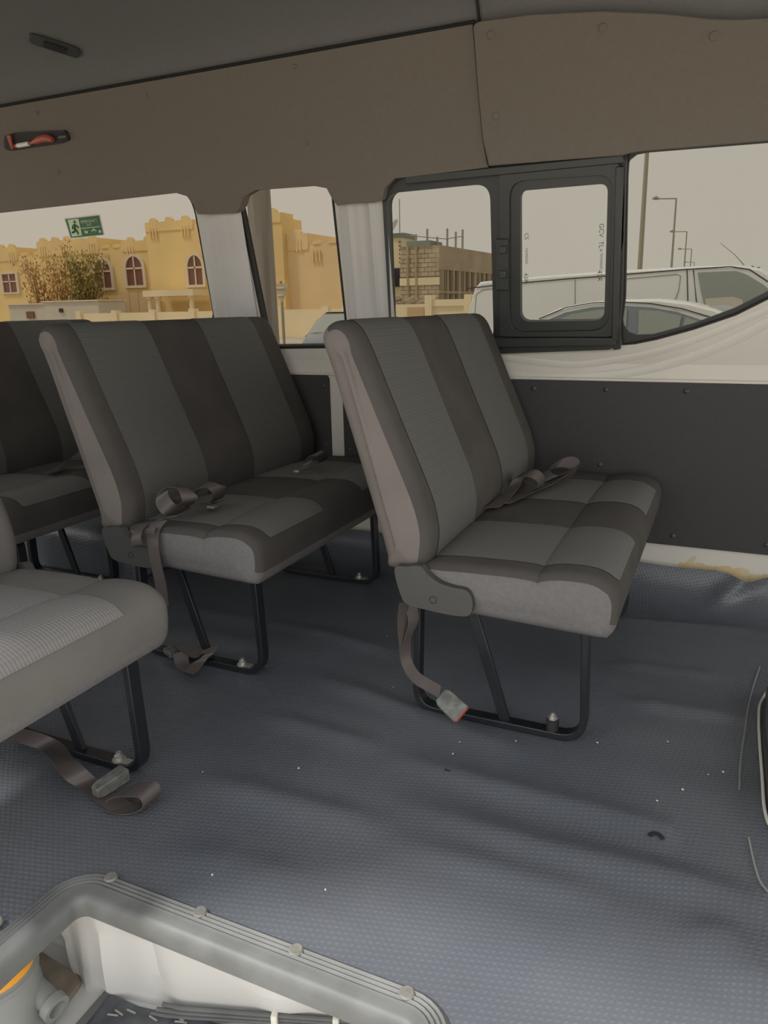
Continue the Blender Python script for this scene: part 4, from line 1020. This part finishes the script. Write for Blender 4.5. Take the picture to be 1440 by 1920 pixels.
# unfinished block building
cb_ = empty('unfinished_building', (-15, 40, GZ), 'unfinished block-built house with open frames beyond the sliding window', 'building')
xl, xr_, zt = -17.0, -14.67, 4.15
bm = B(); box(bm, (xl, 40.05, GZ), (xr_, 41.0, zt)); finish('wall', bm, MT['mortar'], cb_, smooth=False)
bw, bh = .42, .235; me_blk = None; z = GZ + .02; row = 0; cnt = 0
while z < zt - bh:
    x = xl + (0 if row % 2 else -bw / 2)
    while x < xr_ - .02:
        x0, x1 = max(x, xl) + .012, min(x + bw, xr_) - .012
        if x1 - x0 > .05 and not (2.05 < z < 2.45):
            bm = B(); d_ = .03 * ((cnt * 7) % 5) / 5; box(bm, (x0, 40.0 - d_ * .5, z), (x1, 40.08, z + bh - .025)); finish('block', bm, MT['block'], cb_, smooth=False); cnt += 1
        x += bw
    z += bh; row += 1
bm = B(); box(bm, (xl, 39.95, 2.1), (xr_, 40.05, 2.5)); finish('ring_beam', bm, MT['cream'], cb_, smooth=False)
for x in (xl + .45, xl + .95):
    bm = B(); box(bm, (x, 39.9, GZ), (x + .1, 40.05, zt)); finish('pipe', bm, MT['conc'], cb_, smooth=False)
# long side runs away from the viewer
P0, P1 = Vector((xr_, 40, 0)), Vector((-14.2, 52, 0)); dd = (P1 - P0).normalized(); nn = Vector((dd.y, -dd.x, 0))
def sidebox(s0, s1, z0, z1, o0, o1, nm, m):
    bm = B(); c = P0 + dd * ((s0 + s1) / 2) + nn * ((o0 + o1) / 2) + Z_ * ((z0 + z1) / 2); frame_box(bm, c, dd, nn, Z_, (s1 - s0) / 2, (o1 - o0) / 2, (z1 - z0) / 2); return finish(nm, bm, MT[m], cb_, smooth=False)
Ls = (P1 - P0).length
sidebox(0, Ls, 2.9, 4.15, -.4, 0, 'upper_wall', 'conc'); sidebox(0, Ls, GZ, 2.9, -.5, -.35, 'back_wall', 'mortar')
sidebox(0, Ls, GZ, .2, -.3, 0, 'plinth', 'conc'); sidebox(0, Ls, 1.65, 1.78, -.1, .04, 'lintel', 'conc')
for k in range(14):
    s = .3 + k * (Ls - .5) / 13; sidebox(s, s + (.28 if k % 3 else .5), GZ, 2.9, -.3, -.02, 'pier', 'conc')
    sidebox(s + .45, s + .52, .2, 2.9, -.02, .06, 'scaffold_pole', 'mortar')
bm = B(); box(bm, (xl, 41, zt), (-15.6, 43, zt + .35)); finish('water_tank', bm, MT['greentop'], cb_, smooth=False)
for k, (x, h_) in enumerate(((-16.9, .8), (-16.2, 1.05), (-15.6, .6), (-15.0, 1.0), (-14.5, .8), (-14.1, .9))):
    bm = B(); box(bm, (x, 42, zt - .1), (x + .09, 42.1, zt + h_)); finish('rebar_post', bm, MT['lampfar'], cb_, smooth=False)
bm = B(); tube(bm, [Vector((-17.2, 42, zt + .75)), Vector((-16.2, 42, zt + .6)), Vector((-15.0, 42, zt + .45)), Vector((-14.0, 42, zt + .55))], .025, 4); finish('roof_cable', bm, MT['lampfar'], cb_)
# tower with dish
tw = empty('roof_tower', (-19.2, 45, GZ), 'narrow yellow stair tower with a satellite dish at the pillar edge', 'tower')
bm = B(); box(bm, (-20.3, 45, GZ), (-18.85, 47, 5.1)); finish('wall', bm, MT['cream'], tw, smooth=False)
bm = B(); box(bm, (-20.4, 44.9, 5.1), (-18.75, 47, 5.35)); finish('cornice', bm, MT['greentop'], tw, smooth=False)
bm = B(); lathe(bm, Vector((-19.4, 45, 5.75)), Vector((-.6, -.7, .5)), [(0, .05), (.08, .3), (.12, .42), (.13, .42), (.06, .2), (.05, .05)], 16); finish('dish', bm, MT['lampfar'], tw)
bm = B(); tube(bm, [Vector((-19.1, 45, 5.3)), Vector((-19.1, 45, 7.3))], .03, 5); finish('mast', bm, MT['lampfar'], tw)
bm = B(); box(bm, (-19.5, 44.9, 2.2), (-18.95, 44.98, 3.3)); finish('window', bm, MT['dark'], tw, smooth=False)
for k in range(6):
    for x in (-19.75, -19.15):
        bm = B(); box(bm, (x, 44.92, 3.6 + k * .24), (x + .1, 44.99, 3.7 + k * .24)); finish('slot', bm, MT['bark'], tw, smooth=False)
# nearer compound wall with gate
fw = empty('boundary_wall', (-10, 30, GZ), 'cream boundary wall with piers in front of the unfinished house', 'wall')
bm = B(); box(bm, (-15.5, 30, GZ), (-5.0, 30.2, 1.08)); finish('wall', bm, MT['cream'], fw, smooth=False)
bm = B(); box(bm, (-11.3, 29.92, .98), (-5.0, 30.28, 1.24)); finish('coping', bm, MT['cream'], fw, smooth=False)
for x in (-11.6, -9.9, -8.6, -6.5):
    bm = B(); box(bm, (x, 29.85, GZ), (x + .3, 30.35, 1.42)); finish('pier', bm, MT['cream'], fw, smooth=False)
bm = B(); box(bm, (-12.4, 29.9, GZ), (-11.65, 29.98, .95)); finish('gate', bm, MT['gate'], fw, smooth=False)
random.seed(12); bm = B()
for k in range(260):
    x = random.uniform(-14.6, -12.2); h_ = max(0, .45 - abs(x + 13.2) * .25); c = Vector((x, 31 + random.uniform(-.3, .3), random.uniform(GZ + .1, .95 + h_))); s = random.uniform(.08, .20)
    frame_box(bm, c, Vector((.8, .5, .33)).normalized(), Vector((-.5, .8, 0)).normalized(), Vector((-.2, -.1, 1)).normalized(), s, s * .7, s * .6)
tag(finish('rubble_heap', bm, MT['block'], smooth=False), 'heap of broken blocks behind the boundary wall', 'rubble', kind='stuff')

# street lamps
def lamp(x, y, zt_, arm, r, label, m):
    root = empty('street_lamp', (x, y, GZ), label, 'street lamp', 'street lamps along the road')
    bm = B(); tube(bm, [Vector((x + .05, y, GZ)), Vector((x, y, zt_))], [r, r * .6], 8); finish('pole', bm, MT[m], root)
    if arm:
        bm = B(); tube(bm, [Vector((x, y, zt_)), Vector((x - arm * .72, y, zt_ + .04))], r * .5, 6); finish('arm', bm, MT[m], root)
        bm = B(); tube(bm, [Vector((x - arm * .70, y, zt_ + .04)), Vector((x - arm * .85, y, zt_ + .09)), Vector((x - arm, y, zt_ + .07))], [r * .6, r * 1.5, r * .4], 8); finish('lamp_head', bm, MT[m], root)
    return root
lamp(-2.72, 25, 7.5, 0, .085, 'thick lamp post without a visible head, nearest in the front window', 'lamp')
lamp(-2.876, 40, 5.63, 1.08, .065, 'tallest street lamp with a whole arm in the front window', 'lamp')
lamp(-3.72, 65, 6.10, 1.25, .075, 'second street lamp with an arm, smaller and further off', 'lampfar')
lamp(-4.78, 95, 6.58, 1.5, .085, 'third street lamp in the receding row', 'lampfar')
lamp(-6.0, 130, 6.7, 1.6, .09, 'faintest street lamp at the far end of the row', 'lampfar')
# palm
pm = empty('palm_tree', (.78, 40, GZ), 'palm crown showing above the white van roof', 'tree')
bm = B(); tube(bm, [Vector((.78, 40, GZ)), Vector((.76, 40, 2.1))], .18, 8); finish('trunk', bm, MT['bark'], pm)
random.seed(6)
for k in range(22):
    a = random.uniform(0, 2 * math.pi); el = random.uniform(-.15, 1.3); L = random.uniform(.40, .60); d = Vector((math.cos(a) * math.cos(el), math.sin(a) * math.cos(el), math.sin(el)))
    b0 = Vector((.76, 40, 2.15)); b1_ = b0 + d * L * .6; b2_ = b0 + d * L + Vector((0, 0, -.18)); s, u = basis(d)
    bm = B(); v = [bm.verts.new(p) for p in (b0 - s * .02, b0 + s * .02, b1_ + s * .07, b2_, b1_ - s * .07)]; bm.faces.new(v); finish('frond', bm, MT['palm'], pm, smooth=False)

# white panel van outside
def loft_sections(bm, secs):
    """secs: list of rings of equal length (world points)"""
    rg = [[bm.verts.new(p) for p in s] for s in secs]; m = len(rg[0])
    for a, b in zip(rg, rg[1:]):
        for k in range(m): bm.faces.new((a[k], a[(k+1) % m], b[(k+1) % m], b[k]))
    bm.faces.new(rg[0][::-1]); bm.faces.new(rg[-1])
def car_body(parent, name, x0, y0, wd, prof, m, tumble=.12, belt=.9, holes=()):
    """prof: outline (x along the car, z above ground), extruded across with inward-leaning upper part"""
    P = prof; bm = B(); n = len(P); secs = []
    for t, s in ((0, .05), (.03, .015), (.08, 0), (.5, 0), (.92, 0), (.97, .015), (1, .05)):
        ring_ = []
        for (x, z) in P:
            lean = max(0, z - belt) * tumble; yy = y0 + lean + (wd - 2 * lean) * t
            cx_ = sum(p[0] for p in P) / n; cz_ = sum(p[1] for p in P) / n
            ring_.append(Vector((x0 + x + (cx_ - x) * s * .3, yy, GZ + z + (cz_ - z) * s)))
        secs.append(ring_)
    loft_sections(bm, secs); return finish(name, bm, m, parent, angle=30)
def wheel(parent, c, r):
    bm = B(); lathe(bm, c, Vector((0, 1, 0)), [(0, r * .9), (.02, r), (.18, r), (.2, r * .9)], 24); wl = finish('wheel', bm, MT['tyre'], parent)
    bm = B(); lathe(bm, c + Vector((0, -.008, 0)), Vector((0, 1, 0)), [(0, r * .6), (.03, r * .62)], 16); finish('hubcap', bm, MT['steel'], parent)
VY = 11.0; k_ = VY / 8.5
pv = empty('panel_van', (-1.2, VY + .9, GZ), 'white panel van parked outside, roof aerial raised', 'van')
vx0 = -3.66
vprof = [(0, .35), (.02, .9), (.06, 1.45), (.14, 1.74), (.22, 1.83), (1.2, 1.885), (2.2, 1.92), (3.2, 1.94), (3.72, 1.93), (3.95, 1.88), (4.15, 1.75), (4.45, 1.45), (4.66, 1.18), (4.85, 1.05), (4.95, .8), (4.97, .4), (4.5, .3), (2.5, .28), (.5, .3)]
car_body(pv, 'body', vx0, VY, 1.75, vprof, MT['carwhite'], tumble=.07, belt=1.0)
def vpt(px, py, o=-.02):
    d = ray(px, py); zz = None
    y = VY
    for _ in range(4):
        p = EYE + d * (y / d.y); y = VY + max(0, p.z - GZ - 1.0) * .07 + o
    return p
def car_patch(parent, name, pts, m, f, th=.01):
    bm = B(); P = [f(*p) for p in pts]; q = [p + Vector((0, th, 0)) for p in P]; va = [bm.verts.new(p) for p in P]; vb = [bm.verts.new(p) for p in q]
    bm.faces.new(va); bm.faces.new(vb[::-1])
    for i in range(len(P)): bm.faces.new((va[i], va[(i+1) % len(P)], vb[(i+1) % len(P)], vb[i]))
    return finish(name, bm, m, parent, smooth=False)
def car_line(parent, name, pts, m, f, r=.008):
    bm = B(); tube(bm, [f(*p) for p in pts], r, 5); return finish(name, bm, m, parent)
car_patch(pv, 'cab_window', [(1308, 511), (1350, 509), (1380, 508), (1400, 515), (1430, 533), (1448, 548), (1446, 590), (1325, 590), (1314, 545)], MT['carglass'], vpt)
car_patch(pv, 'seen_through_window', [(1322, 560), (1375, 556), (1392, 562), (1398, 588), (1325, 588)], MT['cabin'], lambda a, b: vpt(a, b, -.035))
car_line(pv, 'roof_gutter', [(876, 541), (925, 535), (1060, 523), (1165, 515), (1285, 505), (1370, 500), (1405, 505), (1440, 528)], MT['dark'], lambda a, b: vpt(a, b, -.005), .007)
car_line(pv, 'door_gap', [(1288, 506), (1290, 590)], MT['dark'], lambda a, b: vpt(a, b, -.005), .006)
car_line(pv, 'door_gap', [(1300, 506), (1305, 560), (1310, 595)], MT['dark'], lambda a, b: vpt(a, b, -.005), .006)
car_line(pv, 'panel_crease', [(1168, 523), (1270, 514), (1276, 517), (1272, 545), (1262, 570)], MT['lampfar'], lambda a, b: vpt(a, b, -.003), .005)
car_line(pv, 'panel_crease', [(925, 541), (905, 543), (893, 552), (889, 600)], MT['lampfar'], lambda a, b: vpt(a, b, -.003), .005)
car_line(pv, 'panel_crease', [(1078, 522), (1078, 570)], MT['lampfar'], lambda a, b: vpt(a, b, -.003), .005)
bm = B(); tube(bm, [onY(1395, 497, VY + .1), onY(1378, 478, VY + .1), onY(1350, 455, VY + .1)], [.007, .005, .003], 5); finish('aerial', bm, MT['lamp'], pv)
for x in (.85, 3.9): wheel(pv, Vector((vx0 + x, VY - .02, GZ + .34)), .34)
bm = B(); box(bm, (vx0 + .1, VY - .03, GZ + .32), (vx0 + 4.8, VY + .02, GZ + .45)); finish('sill', bm, MT['plastic'], pv, smooth=False)
# white saloon in front of it
SY = 7.8
sc_ = empty('saloon_car', (-1, SY + .9, GZ), 'white saloon car parked in front of the white van', 'car')
def S5(px, py): p = onY(px, py, SY); return (p.x - (-3.0), p.z - GZ)
roof = [S5(*p) for p in ((985, 606), (1040, 578), (1100, 566), (1165, 561), (1230, 560), (1290, 567), (1340, 580), (1400, 606))]
sprof = [(0.02, .45), (.05, .85), (.15, 1.02), (.75, 1.08)] + [(max(.8, roof[0][0] - .1), 1.12)] + roof + [(roof[-1][0] + .25, 1.08), (4.1, .98), (4.45, .82), (4.52, .5), (4.4, .25), (2.2, .2), (.2, .25)]
car_body(sc_, 'body', -3.0, SY, 1.75, sprof, MT['carwhite'], tumble=.22, belt=.95)
def spt(px, py, o=-.015):
    d = ray(px, py); y = SY
    for _ in range(5):
        p = EYE + d * (y / d.y); y = SY + max(0, p.z - GZ - .95) * .22 + o
    return p
car_patch(sc_, 'window_band', [(1012, 606), (1060, 586), (1110, 576), (1165, 573), (1220, 576), (1270, 585), (1315, 600), (1350, 617), (1340, 640), (1020, 640)], MT['cargrey'], spt)
car_patch(sc_, 'rear_side_glass', [(1030, 608), (1070, 589), (1120, 581), (1176, 579), (1172, 640), (1035, 640)], MT['carglass'], lambda a, b: spt(a, b, -.03))
car_patch(sc_, 'front_side_glass', [(1198, 581), (1235, 583), (1278, 592), (1268, 640), (1196, 640)], MT['carglass'], lambda a, b: spt(a, b, -.03))
car_patch(sc_, 'quarter_glass', [(1285, 594), (1312, 603), (1330, 612), (1325, 635), (1276, 635)], MT['carglass'], lambda a, b: spt(a, b, -.03))
car_line(sc_, 'roof_line', [(1010, 598), (1060, 577), (1110, 568), (1165, 566), (1220, 569), (1280, 579), (1330, 594), (1360, 606)], MT['dark'], lambda a, b: spt(a, b, -.004), .005)
bm = B(); ws = [onY(1328, 580, SY + .55), onY(1362, 577, SY + 1.0), onY(1402, 590, SY + 1.0), onY(1372, 600, SY + .55)]
bm.faces.new([bm.verts.new(p + Vector((0, -.02, .03))) for p in ws]); finish('windscreen', bm, MT['carglass'], sc_, smooth=False)
for x in (.85, 3.6): wheel(sc_, Vector((-3.0 + x, SY - .02, GZ + .31)), .31)
# blue-grey car facing us
GY = 13.8
gc = empty('parked_car', (-8.0, GY + 2, GZ), 'blue-grey car facing the van, seen through the narrow window', 'car')
def gx(x, y, z): return Vector((-7.25 + x * .93 - y * .37, GY + y * .93 + x * .37, GZ + z))
secs = []
for (y, hw, ztp, zb) in ((0, .70, .62, .30), (.12, .82, .72, .22), (.5, .88, .86, .2), (1.1, .90, .96, .2), (1.9, .90, .98, .2), (3.6, .90, .98, .2), (4.2, .84, .95, .25), (4.4, .7, .8, .35)):
    secs.append([gx(a * hw, y, z) for a, z in ((-1, zb), (1, zb), (1, ztp - .18), (.86, ztp), (.4, ztp + .03), (-.4, ztp + .03), (-.86, ztp), (-1, ztp - .18))])
bm = B(); loft_sections(bm, secs); finish('body', bm, MT['cargrey'], gc)
secs = []
for (y, hw, z) in ((1.15, .78, .97), (1.75, .64, 1.30), (2.1, .58, 1.38), (3.0, .60, 1.38), (3.8, .72, .97)):
    secs.append([gx(a * hw, y, zz) for a, zz in ((-1.1, .9), (1.1, .9), (1.02, max(.95, z - .06)), (.8, z + .02), (-.8, z + .02), (-1.02, max(.95, z - .06)))])
bm = B(); loft_sections(bm, secs); finish('cabin', bm, MT['carglass'], gc)
bm = B(); bm.faces.new([bm.verts.new(gx(*p)) for p in ((-.60, 2.0, 1.405), (.60, 2.0, 1.405), (.62, 3.1, 1.405), (-.62, 3.1, 1.405))]); finish('roof', bm, MT['cargrey'], gc)
for a in (-1, 1):
    bm = B(); frame_box(bm, gx(a * .62, .06, .62), Vector((.93, .37, 0)), Vector((-.37, .93, 0)), Z_, .16, .03, .07); finish('headlight', bm, MT['clip'], gc, bevel=.02)
    wheel(gc, gx(a * .86 - .1, .8, .30), .30)
GA, GB = Vector((.93, .37, 0)), Vector((-.37, .93, 0))
bm = B(); frame_box(bm, gx(0, 0, .51), GA, GB, Z_, .4, .03, .09); finish('grille', bm, MT['dark'], gc, smooth=False)
bm = B(); frame_box(bm, gx(0, -.04, .39), GA, GB, Z_, .24, .015, .05); finish('number_plate', bm, MT['clip'], gc, smooth=False)
